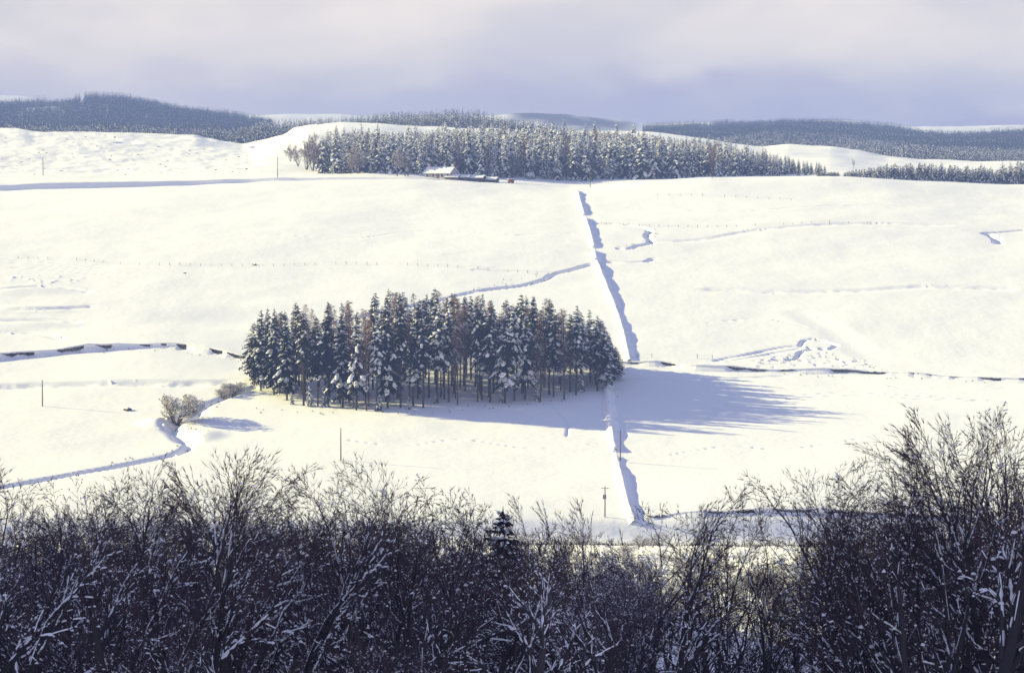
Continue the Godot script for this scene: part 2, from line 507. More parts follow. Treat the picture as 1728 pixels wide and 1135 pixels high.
# a leafless broadleaved tree. q: stems, spread, levels, twigs per shoot, upward pull, snow share
func broadleaf(sd: int, h: float, q: Dictionary) -> Array:
	rng.seed = sd
	var t := MB.new(); var f := MB.new(); var s := MB.new()
	var todo := []
	for i in q.stems:
		var az: float = TAU * i / q.stems + rng.randf_range(-0.5, 0.5)
		var tilt: float = q.stem_tilt * rng.randf_range(0.5, 1.2)
		var d := Vector3(cos(az) * tilt, 1, sin(az) * tilt).normalized()
		todo.append([Vector3(cos(az), 0, sin(az)) * (0.14 if q.stems > 1 else 0.0) + Vector3.DOWN * 0.5, d, h * q.stem * rng.randf_range(0.85, 1.1), h * q.girth * rng.randf_range(0.8, 1.15), 0])
	while todo.size():
		var w: Array = todo.pop_back()
		var p: Vector3 = w[0]; var d: Vector3 = w[1]; var L: float = w[2]; var r: float = w[3]; var lv: int = w[4]
		var last: bool = lv >= q.levels
		var segs := 9 if lv == 0 else (8 if lv == 1 else (5 if lv == 2 else 3))
		if last: segs = 2
		var out := t if lv < 2 else f
		var g := rng.randf_range(0.75, 1.25)
		out.col = (q.bark if lv < 2 else q.twig) * Color(g, g, g)
		var kids: int = q.kids[mini(lv, q.kids.size() - 1)]
		var wig: float = q.wiggle * (0.55 if lv == 0 else 0.85 if lv < 3 else 1.0)
		for i in segs:
			var a := float(i) / segs; var b := float(i + 1) / segs
			var ra := r * (1 - 0.68 * a); var rb := r * (1 - 0.68 * b)
			d = (d + Vector3(rng.randf_range(-1, 1), rng.randf_range(-0.7, 0.7) + q.up * (0.35 if lv > 0 else 0.1), rng.randf_range(-1, 1)) * wig).normalized()
			var e := p + d * L / segs
			if last and i == segs - 1: out.spike(p, e, ra)
			else: out.tube(p, e, ra, rb, 6 if lv == 0 else 4 if lv == 1 else 3)
			# snow lying along the upper side
			var flat := 1.0 - absf(d.y)
			var limb := ra > 0.024
			if ra > 0.011 and rng.randf() < q.snow * (0.45 + flat if not limb else 1.2):
				var sv := d.cross(Vector3.UP)
				if sv.length() > 0.1:
					sv = sv.normalized()
					var up := sv.cross(d).normalized()
					if up.y < 0: up = -up
					var hh := rng.randf_range(0.35, 1.0) * (0.016 + ra * 0.6) * (0.4 + flat)
					var wa := ra * 0.95 + 0.004; var wb := rb * 0.95 + 0.004
					var pa := p.lerp(e, -0.04 if limb else rng.randf_range(0, 0.4)); var pb := p.lerp(e, 1.04 if limb else rng.randf_range(0.5, 0.9))
					if limb: wa *= 0.66; wb *= 0.66; hh *= 0.7
					var ta := pa + up * (ra + hh * 0.6); var tb := pb + up * (rb + hh)
					var tm := (ta + tb) / 2 + up * hh * 0.5
					var pm := (pa + pb) / 2
					s.quad(pa + sv * wa, pm + sv * wa * 1.3, tm, ta); s.quad(pm + sv * wa * 1.3, pb + sv * wb, tb, tm)
					s.quad(pa - sv * wa, pm - sv * wa * 1.3, tm, ta); s.quad(pm - sv * wa * 1.3, pb - sv * wb, tb, tm)
					if rng.randf() < q.clump:
						# a lump caught in a fork
						var R := 0.03 + 0.075 * pow(rng.randf(), 2.0)
						var ring := []
						var mid := []
						for k in 7:
							var ww := Vector3(cos(TAU * k / 7), 0, sin(TAU * k / 7)) * R * rng.randf_range(0.75, 1.3)
							ring.append(e + ww - Vector3.UP * R * 0.35)
							mid.append(e + ww * 0.72 + Vector3.UP * R * rng.randf_range(0.15, 0.4))
						var top := e + Vector3.UP * R * 0.6
						for k in 7:
							s.quad(ring[k], ring[(k + 1) % 7], mid[(k + 1) % 7], mid[k])
							s.tri(mid[k], mid[(k + 1) % 7], top)
			elif ra <= 0.02 and lv >= 2 and rng.randf() < q.snow * 0.05:
				var R := rng.randf_range(0.018, 0.055) + (0.03 if rng.randf() < 0.1 else 0.0)
				var ring := []
				for k in 4: ring.append(e + Vector3(cos(TAU * k / 4 + ra * 900), -0.3, sin(TAU * k / 4 + ra * 900)) * R * rng.randf_range(0.7, 1.4))
				for k in 4: s.tri(ring[k], ring[(k + 1) % 4], e + Vector3.UP * R * 0.8)
			p = e
			# children
			if not last and (i >= segs * (q.bare if lv == 0 else 0.15) or i == segs - 1):
				var here: float = float(kids) / segs * (1.5 if lv == 0 else 1.0)
				var nk := int(here) + (1 if rng.randf() < here - int(here) else 0)
				if i == segs - 1: nk += 2
				for k in nk:
					var az := rng.randf() * TAU
					var any := d.cross(Vector3(sin(az), cos(az), 0.37)).normalized()
					var ang: float = q.spread * rng.randf_range(0.65, 1.25) * (0.55 if i == segs - 1 else 1.0)
					var nd := (d * cos(ang) + any * sin(ang)).normalized()
					var nl: float = L * q.shrink * rng.randf_range(0.65, 1.2) * lerpf(1.0, 0.72, a)
					todo.append([e, nd, nl, maxf(rb * rng.randf_range(0.5, 0.8), q.get("thin", 0.0095)), lv + 1])
	return [t.mesh(), f.mesh(), s.mesh()]

func tree_node(called: String, meshes: Array, category: String, mats: Array, names := ["trunk", "crown", "snow"]) -> Node3D:
	var o := Node3D.new()
	o.name = called
	o.set_meta("category", category)
	for k in 3:
		if meshes[k].get_surface_count():
			tag(part(names[k], meshes[k], mats[k], o), "", "", "", "stuff" if k == 2 else "")
	return o

func place(proto: Node3D, called: String, at: Vector3, scale_: Vector3, turn: float, label: String, group: String) -> Node3D:
	var o: Node3D = proto.duplicate()
	o.name = numbered(called)
	add_child(o)
	o.position = at
	o.rotation.y = turn
	o.scale = scale_
	o.set_meta("label", label)
	o.set_meta("group", group)
	return o

func mean_color(meshes: Array) -> void:
	pass

# all three meshes of a tree in one, coloured by its vertices, for the masses of far trees
func joined(meshes: Array) -> ArrayMesh:
	var b := MB.new()
	for k in 3:
		var m: ArrayMesh = meshes[k]
		if m.get_surface_count() == 0: continue
		var a := m.surface_get_arrays(0)
		var base := b.v.size()
		b.v.append_array(a[Mesh.ARRAY_VERTEX]); b.n.append_array(a[Mesh.ARRAY_NORMAL])
		if k == 2:
			var w := PackedColorArray(); w.resize(a[Mesh.ARRAY_VERTEX].size()); w.fill(Color(0.86, 0.86, 0.86))
			b.c.append_array(w)
		else:
			b.c.append_array(a[Mesh.ARRAY_COLOR])
		for i in a[Mesh.ARRAY_INDEX]: b.ix.append(i + base)
	return b.mesh()

func mass(called: String, label: String, category: String, mesh: Mesh, places: Array) -> void:
	var mm := MultiMesh.new()
	mm.transform_format = MultiMesh.TRANSFORM_3D
	mm.mesh = mesh
	mm.instance_count = places.size()
	for i in places.size(): mm.set_instance_transform(i, places[i])
	var o := MultiMeshInstance3D.new()
	o.name = numbered(called)
	o.multimesh = mm
	o.material_override = M.vertex
	add_child(o)
	tag(o, label, category, "", "stuff")

# ------------------------------------------------------------------ walls, fences, poles
# dry-stone wall almost buried in drifted snow. lee: +1 drift on the left of the path, steep bare side on the right
func wall(called: String, label: String, pts: Array, h: float, drift: float, bare: float, gaps := []) -> void:
	var mid: Vector3 = pts[pts.size() / 2]
	var o := thing(called, mid, label, "wall", "dry-stone walls across the fields")
	var st := MB.new(); var sn := MB.new()
	rng.seed = pts.size() * 7 + 5
	var prev := []
	var prev_st := []
	for i in pts.size():
		var p: Vector3 = pts[i]
		var a: Vector3 = pts[maxi(0, i - 1)]; var b: Vector3 = pts[mini(pts.size() - 1, i + 1)]
		var d := Vector3(b.x - a.x, 0, b.z - a.z).normalized()
		var right := Vector3(-d.z, 0, d.x)
		var n1 := nz.get_noise_2d(p.x * 6.0 + 40, p.z * 6.0)
		var n2 := nf.get_noise_2d(p.x * 1.3, p.z * 1.3)
		var cap := h * (1.0 + 0.7 * nz.get_noise_2d(p.x * 3.0 + 40, p.z * 3.0) + 0.2 * n1)
		var skip := false
		for g in gaps:
			if absf(i / float(pts.size() - 1) - g[0]) < g[1]: skip = true
		if skip: cap *= 0.12
		# how far the snow is packed against the steep side
		var pack := clampf(1.0 - bare + n2 * 1.6 + n1 * 0.8, 0.12, 1.05)
		var prof := [[-drift - 0.6, -0.08], [-drift * 0.6 - 0.25, 0.40], [-0.45, 0.86], [-0.1, 1.0], [0.22, 1.02], [0.40, 0.93], [0.46, pack * 0.86], [0.62, pack * 0.6], [1.1 + 0.5 * pack, pack * 0.2], [2.4, -0.06]]
		var ring := []
		for e in prof:
			var q: Vector3 = p + right * (e[0] + rng.randf_range(-0.02, 0.02))
			q.y = height(q.x, q.z) + cap * e[1] + (0.0 if e[1] < 0 else rng.randf_range(-0.015, 0.015)) - (0.1 if e[1] < 0 else 0.0)
			ring.append(q - mid)
		if prev.size():
			for e in ring.size() - 1:
				if e == 5 and pack < 0.62:
					# a slot of bare stones shows under the cap
					var la: Vector3 = prev[5].lerp(prev[6], 0.35) if prev[6].y > prev[5].y - 0.5 else prev[5] - Vector3.UP * 0.2
					var lb: Vector3 = ring[5] - Vector3.UP * 0.2
					sn.quad(prev[5], ring[5], lb, la)
					continue
				sn.quad(prev[e], ring[e], ring[e + 1], prev[e + 1])
			if not skip and pack < 0.66:
				# stones of the bare face
				for k in 4:
					var g := rng.randf_range(0.6, 1.4)
					st.col = Color(0.085 * g, 0.078 * g, 0.075 * g)
					var c: Vector3 = p - mid + right * rng.randf_range(0.22, 0.3) + d * rng.randf_range(-1, 1)
					c.y = height(p.x, p.z) - mid.y + cap * rng.randf_range(0.36, 0.62)
					var tw := rng.randf_range(-0.3, 0.3)
					st.box(c, (d + Vector3.UP * tw) * rng.randf_range(0.2, 0.42), Vector3.UP * rng.randf_range(0.1, 0.22), right * rng.randf_range(0.12, 0.2))
		prev = ring
	if st.v.size(): part("stones", st.mesh(), M.vertex, o).set_meta("kind", "stuff")
	part("snow_drift", sn.mesh(), M.snow, o)

func fence(called: String, label: String, pts: Array, every: int, tall: float) -> void:
	var mid: Vector3 = pts[pts.size() / 2]
	var o := thing(called, mid, label, "fence", "post fences in the snow")
	rng.seed = pts.size() * 3 + 1
	var tops := []
	var post := MB.new()
	post.tube(Vector3(0, -0.3, 0), Vector3(0, tall, 0), 0.075, 0.065, 5)
	post.tri(Vector3(0.07, tall, 0), Vector3(-0.05, tall, 0.06), Vector3(-0.05, tall, -0.06))
	var pm := post.mesh()
	for i in range(0, pts.size(), every):
		if rng.randf() < 0.22: continue
		var p: Vector3 = on(pts[i].x, pts[i].z)
		var q := part("post", pm, M.post, o, p - mid)
		q.rotation = Vector3(rng.randf_range(-0.1, 0.1), rng.randf() * 6, rng.randf_range(-0.1, 0.1))
		q.scale = Vector3.ONE * rng.randf_range(0.8, 1.1)
		tops.append(p - mid)
	var w := MB.new()
	for hh in [0.45, 0.9]:
		for i in tops.size() - 1:
			w.tube(tops[i] + Vector3.UP * tall * hh, tops[i + 1] + Vector3.UP * tall * hh, 0.008, 0.008, 3)
	part("wire", w.mesh(), M.metal, o)

func pole(px: float, base: float, top: float, d0: float, label: String, box := false, arm := true) -> void:
	var p := ground(px, base, d0)
	var h := (EYE.y + ray(px, top).y * -p.z) - p.y
	var o := thing("telegraph_pole", p, label, "pole", "telegraph poles across the fields")
	var b := MB.new()
	b.tube(Vector3(0, -0.8, 0), Vector3(0, h, 0), 0.15, 0.10, 8)
	b.tri(Vector3(0.1, h, 0), Vector3(-0.05, h, 0.087), Vector3(-0.05, h, -0.087))
	part("post", b.mesh(), M.post, o)
	if arm:
		b = MB.new()
		b.box(Vector3(0, h - 0.45, 0.12), Vector3(0.75, 0, 0.25), Vector3.UP * 0.11, Vector3(0.02, 0, 0.06))
		part("crossarm", b.mesh(), M.post, o)
		for x in [-0.65, 0.0, 0.65]:
			b = MB.new()
			b.tube(Vector3(x, h - 0.34, 0.12 + x * 0.33), Vector3(x, h - 0.16, 0.12 + x * 0.33), 0.05, 0.03, 6)
			part("insulator", b.mesh(), M.white, o)
	if box:
		b = MB.new()
		b.box(Vector3(-0.1, h - 2.6, 0.3), Vector3(0.35, 0, 0), Vector3.UP * 0.85, Vector3(0, 0, 0.28))
		part("transformer", b.mesh(), M.metal, o)

# ------------------------------------------------------------------ the farm
func slab(p: Array, thick: float) -> ArrayMesh:
	# four corners, thickened upwards
	var b := MB.new()
	var nrm: Vector3 = (p[2] - p[0]).cross(p[1] - p[0]).normalized()
	if nrm.y < 0: nrm = -nrm
	var q := []
	for k in 4: q.append(p[k] + nrm * thick)
	b.quad(q[0], q[1], q[2], q[3]); b.quad(p[0], p[3], p[2], p[1])
	for k in 4: b.quad(p[k], p[(k + 1) % 4], q[(k + 1) % 4], q[k])
	return b.mesh()

func boxm(x: float, y: float, z: float) -> ArrayMesh:
	var b := MB.new()
	b.box(Vector3.ZERO, Vector3(x / 2, 0, 0), Vector3(0, y, 0), Vector3(0, 0, z / 2))
	return b.mesh()

# gabled building: length along local x, snow on the roof, door and windows on the near side
func building(called: String, label: String, category: String, at: Vector3, turn: float, L: float, Wd: float, eave: float, ridge: float, wallm: Material, openings: Array, chimneys: Array, snow := 0.35, parent: Node3D = null) -> Node3D:
	var o := thing(called, at, label, category, "farm buildings")
	o.rotation.y = turn
	var b := MB.new()
	var x := L / 2; var z := Wd / 2
	b.quad(Vector3(-x, -1, z), Vector3(-x, eave, z), Vector3(x, eave, z), Vector3(x, -1, z))
	b.quad(Vector3(x, -1, -z), Vector3(x, eave, -z), Vector3(-x, eave, -z), Vector3(-x, -1, -z))
	for sx in [-1.0, 1.0]:
		b.quad(Vector3(x * sx, -1, -z), Vector3(x * sx, eave, -z), Vector3(x * sx, eave, z), Vector3(x * sx, -1, z))
		b.tri(Vector3(x * sx, eave, -z), Vector3(x * sx, ridge, 0), Vector3(x * sx, eave, z))
	part("wall", b.mesh(), wallm, o)
	for sz in [-1.0, 1.0]:
		var e := 0.3; var drop := (ridge - eave) / z * e
		var c := [Vector3(-x - 0.2, eave - drop, (z + e) * sz), Vector3(-x - 0.2, ridge + 0.02, 0), Vector3(x + 0.2, ridge + 0.02, 0), Vector3(x + 0.2, eave - drop, (z + e) * sz)]
		var rf := part("roof", slab(c, 0.12), M.slate, o)
		var d := []
		for k in 4: d.append(c[k] + Vector3.UP * 0.14)
		part("roof_snow", slab(d, snow), M.snow, rf)
	for w in openings:      # [kind, x, y, width, height] on the near wall
		var f := part(w[0], boxm(w[3], w[4], 0.08), M.frame if w[0] == "window" else M.wood, o, Vector3(w[1], w[2], z + 0.02))
		if w[0] == "window":
			part("pane", boxm(w[3] - 0.16, w[4] - 0.16, 0.05), M.glass, f, Vector3(0, 0.08, 0.03))
			part("sill", boxm(w[3] + 0.2, 0.1, 0.2), M.snow, f, Vector3(0, -0.1, 0.08))
	for cx in chimneys:
		var ch := part("chimney", boxm(0.9, 1.5, 0.7), wallm, o, Vector3(cx, ridge - 0.2, 0))
		for k in [-0.2, 0.2]:
			var pot := MB.new()
			pot.tube(Vector3(k, 1.5, 0), Vector3(k, 1.95, 0), 0.13, 0.11, 7)
			part("chimney_pot", pot.mesh(), M.brick, ch)
		part("snow_cap", boxm(0.95, 0.14, 0.75), M.snow, ch, Vector3(0, 1.5, 0))
	return o

func _ready() -> void:
	# --- camera, sky, sun
	var cam := Camera3D.new()
	cam.position = EYE
	cam.rotation.x = -pitch
	cam.fov = rad_to_deg(2 * atan(H / 2 / F))
	cam.near = 1.0
	cam.far = 20000
	add_child(cam)
	var env := Environment.new()
	env.background_mode = Environment.BG_SKY
	env.sky = Sky.new()
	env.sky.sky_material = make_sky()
	env.tonemap_mode = Environment.TONE_MAPPER_LINEAR
	env.tonemap_exposure = 2.42
	env.background_energy_multiplier = 0.43
	env.sdfgi_enabled = true; env.ssao_enabled = true; env.ssil_enabled = true
	env.fog_enabled = true
	env.fog_density = 0.00028
	env.fog_light_color = Color(0.57, 0.67, 1.0)
	var we := WorldEnvironment.new()
	we.environment = env
	add_child(we)
	var sun := DirectionalLight3D.new()
	sun.light_energy = 1.6
	sun.light_angular_distance = 0.5
	sun.light_color = Color(1.0, 0.91, 0.43).linear_to_srgb()
	sun.shadow_enabled = true
	var el := deg_to_rad(19.3); var az := deg_to_rad(20.0)
	add_child(sun)
	sun.look_at_from_position(Vector3.ZERO, Vector3(cos(el) * cos(az), -sin(el), cos(el) * sin(az)))

	# --- materials
	mat("ground", Color.WHITE, 0.85, true, 0.2)
	var crust := NoiseTexture2D.new()
	crust.width = 1024; crust.height = 1024; crust.seamless = true; crust.as_normal_map = true; crust.bump_strength = 6.0
	var cn := FastNoiseLite.new()
	cn.seed = 21; cn.frequency = 0.02; cn.fractal_octaves = 5; cn.fractal_gain = 0.55
	crust.noise = cn
	M.ground.normal_enabled = true
	M.ground.normal_texture = crust
	M.ground.normal_scale = 0.22
	M.ground.uv1_triplanar = true; M.ground.uv1_world_triplanar = true
	M.ground.uv1_scale = Vector3(0.018, 0.018, 0.05)
	mat("snow", Color(0.87, 0.87, 0.87), 0.85, false, 0.2)
	mat("vertex", Color.WHITE, 0.95, true, 0.15)
	mat("needles", Color.WHITE, 0.9, true, 0.2)
	mat("post", Color(0.12, 0.09, 0.075), 0.95)
	mat("metal", Color(0.22, 0.22, 0.23), 0.6)
	mat("white", Color(0.7, 0.7, 0.68), 0.6)
	mat("render", Color(0.50, 0.43, 0.39), 0.9)
	mat("wood", Color(0.16, 0.10, 0.07), 0.9)
	mat("shed", Color(0.20, 0.13, 0.10), 0.9)
	mat("dark_shed", Color(0.09, 0.08, 0.08), 0.9)
	mat("slate", Color(0.12, 0.12, 0.14), 0.7)
	mat("frame", Color(0.65, 0.64, 0.62), 0.6)
	mat("glass", Color(0.03, 0.035, 0.045), 0.1, false, 0.5)
	mat("brick", Color(0.30, 0.14, 0.09), 0.9)
	mat("red_paint", Color(0.22, 0.07, 0.055), 0.7)

	# --- ground
	build_grid()
	print("grid ", NC, " x ", NR)
	relief()
	commit_ground()
	print("ground")
	walls_and_fences()
	print("walls")
	farm()
	conifer_clump()
	print("clump")
	plantation()
	far_forests()
	print("forests")
	shrubs()
	foreground()
	print("done")

# furrows, ditches, drifts and tracks pressed into the snow
func relief() -> void:
	# left: sunk burn winding from the clump to the lower left
	furrow(path([[430, 652], [395, 664], [350, 682], [322, 704], [300, 712], [290, 722], [308, 740], [318, 752], [290, 767], [200, 786], [120, 800], [0, 822]]), 0.95, 1.9, 0, 0.5)
	furrow(path([[330, 700], [300, 708], [288, 720], [300, 735], [316, 748]]), 1.0, 4.0, 0, 0.3)
	mound(268, 715, 7, 9, 1.2)
	mound(345, 735, 7, 9, 0.8)
	# terrace below the cross wall
	furrow(path([[0, 652], [70, 650], [200, 646], [300, 647], [380, 645]]), 0.9, 5, 1, 0.3)
	# wind-packed knolls at the left edge
	mound(40, 490, 22, 10, 0.7); mound(30, 522, 22, 8, 0.7); mound(50, 548, 20, 8, 0.6)
	furrow(path([[-20, 490], [70, 482], [145, 491]]), 0.55, 2.6, 1, 0.3); furrow(path([[-20, 519], [60, 520], [150, 517]]), 0.6, 2.4, 1, 0.3)
	furrow(path([[-20, 541], [60, 540], [125, 543]]), 0.6, 2.6, 1, 0.3); furrow(path([[-20, 560], [60, 562], [100, 570]]), 0.4, 2.6, 1, 0.3)
	# vehicle tracks and a rough strip in the upper left field
	for y in [443.0, 447.0, 455.0]: furrow(path([[20, y - 4], [90, y], [190, y + 9]], 2.0), 0.25, 0.9)
	for i in 30: mound(rng.randf_range(10, 150), rng.randf_range(464, 477), rng.randf_range(0.6, 1.3), rng.randf_range(0.8, 1.6), rng.randf_range(0.15, 0.4))
	# hollow left of the clump
	mound(420, 535, 40, 22, -1.4)
	# ditch behind the clump and its two forks
	furrow(path([[998, 445], [965, 455], [935, 462], [920, 471], [880, 482], [800, 492], [700, 515], [560, 545]]), 1.0, 1.5, 1, 0.6)
	furrow(path([[935, 463], [880, 458], [800, 455]]), 0.4, 1.2)
	# right of the wall: small burn
	furrow(path([[1010, 377], [1060, 379], [1096, 387], [1092, 398], [1100, 409], [1075, 415], [1062, 420], [1045, 419]]), 0.9, 1.3, 1, 0.5)
	furrow(path([[1010, 441], [1060, 442], [1090, 441], [1102, 436]]), 0.6, 1.2, 1, 0.4)
	# brow across the right field
	furrow(path([[1100, 412], [1180, 405], [1280, 388], [1360, 381], [1470, 377], [1600, 380]]), 0.26, 3.0, 1, 0.5)
	furrow(path([[1200, 488], [1320, 492], [1460, 490], [1560, 484], [1700, 487]]), 0.35, 4.0, 0, 0.5)
	furrow(path([[1665, 394], [1680, 400], [1686, 410]]), 1.6, 2.0, 1); furrow(path([[1668, 394], [1728, 388]]), 0.4, 1.6, 1)
	# gully running down to the fold
	furrow(path([[1350, 528], [1385, 545], [1430, 575], [1475, 606]]), 0.3, 7.0, 0)
	# trampled snow and low walls of the old fold
	furrow(path([[1208, 608], [1260, 598], [1320, 586], [1350, 584]]), 0.5, 1.3, 0, 0.35); furrow(path([[1230, 609], [1290, 599], [1350, 588]]), 0.35, 1.2, 0, 0.5)
	furrow(path([[1352, 584], [1358, 574], [1378, 572], [1395, 577], [1412, 582], [1395, 590], [1365, 586]]), 0.6, 0.9, 1)
	furrow(path([[1300, 608], [1340, 606], [1356, 592], [1390, 588]]), 0.5, 0.9, 1)
	for i in 90:
		var u := rng.randf()
		mound(lerpf(1270, 1480, u) + rng.randf_range(-10, 10), rng.randf_range(604, 626) - 26 * exp(-pow((u - 0.45) * 5, 2)) * rng.randf(), rng.randf_range(0.5, 1.1), rng.randf_range(0.7, 1.4), rng.randf_range(-0.5, 0.5))
	# sheep trods on the lower right
	for y in [0.0, 5.0]: furrow(path([[1330, 668 + y], [1450, 662 + y], [1560, 668 + y], [1690, 676]]), 0.2, 0.7, 0, 0.6)
	furrow(path([[1500, 650], [1560, 662], [1600, 672]]), 0.2, 0.8, 0, 0.6)
	furrow(path([[1060, 637], [1180, 640], [1330, 634]]), 0.35, 1.2, 1, 0.4)
	furrow(path([[925, 680], [945, 698], [958, 715], [957, 735]]), 0.2, 0.6, 0, 0.5)
	furrow(path([[590, 742], [680, 752], [780, 741], [900, 756], [1010, 748]]), 0.14, 0.5, 0, 0.9)
	furrow(path([[1120, 770], [1230, 752], [1330, 757], [1480, 735]]), 0.14, 0.5, 0, 0.9)
	furrow(path([[470, 395], [600, 402], [720, 388], [880, 396], [985, 392]]), 0.2, 0.7, 0, 0.9)
	furrow(path([[1190, 545], [1290, 538], [1360, 552]]), 0.15, 0.6, 0, 0.9)
	furrow(path([[1060, 350], [1240, 356], [1420, 347], [1660, 352]]), 0.22, 1.0, 0, 0.8)
	# burn beside the moor
	mound(432, 246, 4, 8, -2.0, 1200)
	mound(215, 240, 9, 10, -1.6, 1200)

func back(a: Array) -> Array:
	a.reverse()
	return a

func walls_and_fences() -> void:
	wall("dry_stone_wall", "long snow-drifted wall running up the hill from the clump to the hilltop", back(path([[974, 324], [981, 350], [991, 380], [1001, 415], [1005, 436], [1014, 462], [1027, 495], [1042, 530], [1054, 575], [1062, 611]], 1.5)), 0.9, 0.7, 0.05, [[0.76, 0.014], [0.54, 0.014]])
	wall("dry_stone_wall", "snow-drifted wall running down from the clump towards the foreground wood", back(path([[1023, 652], [1026, 690], [1030, 722], [1037, 760], [1047, 805], [1058, 850], [1064, 868], [1070, 884]], 1.5)), 0.9, 0.7, 0.05, [[0.42, 0.02]])
	wall("dry_stone_wall", "curving wall with dark stones showing, left of the conifer clump", path([[-60, 612], [10, 604], [60, 600], [120, 594], [200, 588], [280, 587], [340, 594], [420, 608], [470, 613]], 1.5), 1.45, 2.0, 0.30)
	wall("dry_stone_wall", "low stone wall with dark stones showing, crossing the field right of the clump", path([[1040, 614], [1075, 615], [1130, 618], [1180, 624], [1300, 627], [1420, 629], [1500, 632], [1600, 638], [1790, 648]], 1.5), 1.15, 1.6, 0.26)
	wall("dry_stone_wall", "dark stone wall along the near edge of the right field, above the wood", path([[1090, 874], [1140, 870], [1200, 866.5], [1330, 865.5], [1420, 868.5], [1520, 872], [1640, 877]], 1.5), 0.9, 1.0, 0.75)
	var hp := []
	for i in 240: hp.append(on(ray(lerpf(830, 1700, i / 239.0), 900).x * 590, -590.0 - 3 * sin(i * 0.05)))
	var hd := thing("field_hedge", hp[120], "low dark hedge along the foot of the bank below the right field", "hedge")
	var hm := MB.new(); var hs := MB.new()
	rng.seed = 64
	for q in hp:
		for k in 16:
			var g := rng.randf_range(0.6, 1.3)
			hm.col = Color(0.085 * g, 0.06 * g, 0.055 * g)
			var a: Vector3 = q - hp[120] + Vector3(rng.randf_range(-0.35, 0.35), -0.1, rng.randf_range(-0.4, 0.4))
			hm.spike(a, a + Vector3(rng.randf_range(-0.5, 0.5), rng.randf_range(0.5, 1.35), rng.randf_range(-0.4, 0.4)), 0.03)
		if rng.randf() < 0.4:
			var a: Vector3 = q - hp[120] + Vector3.UP * rng.randf_range(0.6, 1.0)
			hs.tri(a + Vector3(-0.3, 0, 0.15), a + Vector3(0.3, 0, 0.1), a + Vector3(0, 0.2, -0.1))
	part("twigs", hm.mesh(), M.vertex, hd)
	part("snow", hs.mesh(), M.snow, hd).set_meta("kind", "stuff")
	fence("post_fence", "line of fence posts across the upper left field", path([[30, 436], [130, 439], [240, 447], [430, 449], [600, 446], [800, 453], [915, 463]], 1.6), 2, 0.85)
	fence("post_fence", "faint line of fence posts curving across the upper right field", path([[1015, 379], [1150, 383], [1280, 381], [1400, 376], [1480, 378]], 1.6), 2, 0.75)
	fence("post_fence", "low fence line near the top of the right field", path([[1110, 330], [1200, 331], [1345, 338]], 2.0), 2, 0.8)
	fence("post_fence", "short fence right of the wall corner above the cross wall", path([[1075, 603], [1150, 604], [1215, 606]], 2.0), 2, 1.1)
	pole(71, 685, 641, 600, "thin telegraph pole standing alone in the lower left field", false, false)
	pole(575, 776, 722, 600, "telegraph pole below the conifer clump, above the left wood", false, false)
	pole(1047, 779, 726, 600, "telegraph pole beside the lower stretch of the long wall", false, false)
	pole(1021, 872, 820, 590, "telegraph pole with a grey transformer box just above the foreground wood", true)
	pole(72, 296, 265, 1093, "far telegraph pole at the foot of the left moor", false, false)
	pole(468, 299, 265, 1080, "far telegraph pole beside the lane left of the plantation", false, false)
	pole(996, 316, 280, 1000, "far telegraph pole at the hilltop in front of the plantation", false, false)
	pole(1202, 301, 285, 1080, "short far pole at the right end of the plantation edge", false, false)
	for q in [[430, 447, 0.6, "dark boulder beside the fence line in the upper left field"], [311, 461, 0.45, "small dark boulder below the fence line in the upper left field"], [215, 692, 1.0, "snow-capped boulder in the lower left field beside the burn"]]:
		var at := ground(q[0], q[1])
		var o := thing("boulder", at, q[3], "boulder", "boulders in the left fields")
		rng.seed = int(q[0])
		var st := MB.new(); var sn := MB.new()
		st.col = Color(0.10, 0.09, 0.085)
		var R: float = q[2]
		var lo := []; var mi := []
		for k in 8:
			var w := Vector3(cos(TAU * k / 8), 0, sin(TAU * k / 8)) * R * rng.randf_range(0.8, 1.2)
			lo.append(w * 1.1 - Vector3.UP * 0.2)
			mi.append(w * 0.85 + Vector3.UP * R * rng.randf_range(0.35, 0.5))
		for k in 8:
			st.quad(lo[k], lo[(k + 1) % 8], mi[(k + 1) % 8], mi[k])
			sn.tri(mi[k] * 1.04, mi[(k + 1) % 8] * 1.04, Vector3(0, R * 0.85, 0))
		part("stone", st.mesh(), M.vertex, o)
		part("snow_cap", sn.mesh(), M.snow, o)
	var tuft := MB.new()
	rng.seed = 12
	for k in 9:
		tuft.col = Color(0.17, 0.125, 0.075) * Color(1, 1, 1) * rng.randf_range(0.6, 1.2)
		tuft.spike(Vector3(rng.randf_range(-0.15, 0.15), -0.05, rng.randf_range(-0.15, 0.15)), Vector3(rng.randf_range(-0.35, 0.45), rng.randf_range(0.25, 0.6), rng.randf_range(-0.3, 0.3)), 0.035)
	var spots := []
	for line in [[[0, 822], [200, 786], [318, 752], [322, 704], [430, 652]], [[0, 606], [200, 590], [420, 610]], [[1060, 616], [1300, 629], [1690, 645]], [[800, 492], [935, 464], [998, 445]], [[1045, 419], [1100, 409], [1096, 387]], [[1270, 618], [1380, 600], [1480, 622]], [[430, 690], [640, 698], [860, 686], [1030, 668]]]:
		for q in path(line, 2.2):
			for k in 2:
				if rng.randf() < 0.55: continue
				var at := on(q.x + rng.randfn(0, 1.6), q.z + rng.randfn(0, 1.6))
				spots.append(Transform3D(Basis(Vector3.UP, rng.randf() * TAU).scaled(Vector3.ONE * rng.randf_range(0.5, 1.1)), at))
	mass("grass_tufts", "dead grass tufts poking through the snow along walls and burns", "grass", tuft.mesh(), spots)
	# bare stones and tussocks on the moor
	var b := MB.new()
	rng.seed = 77
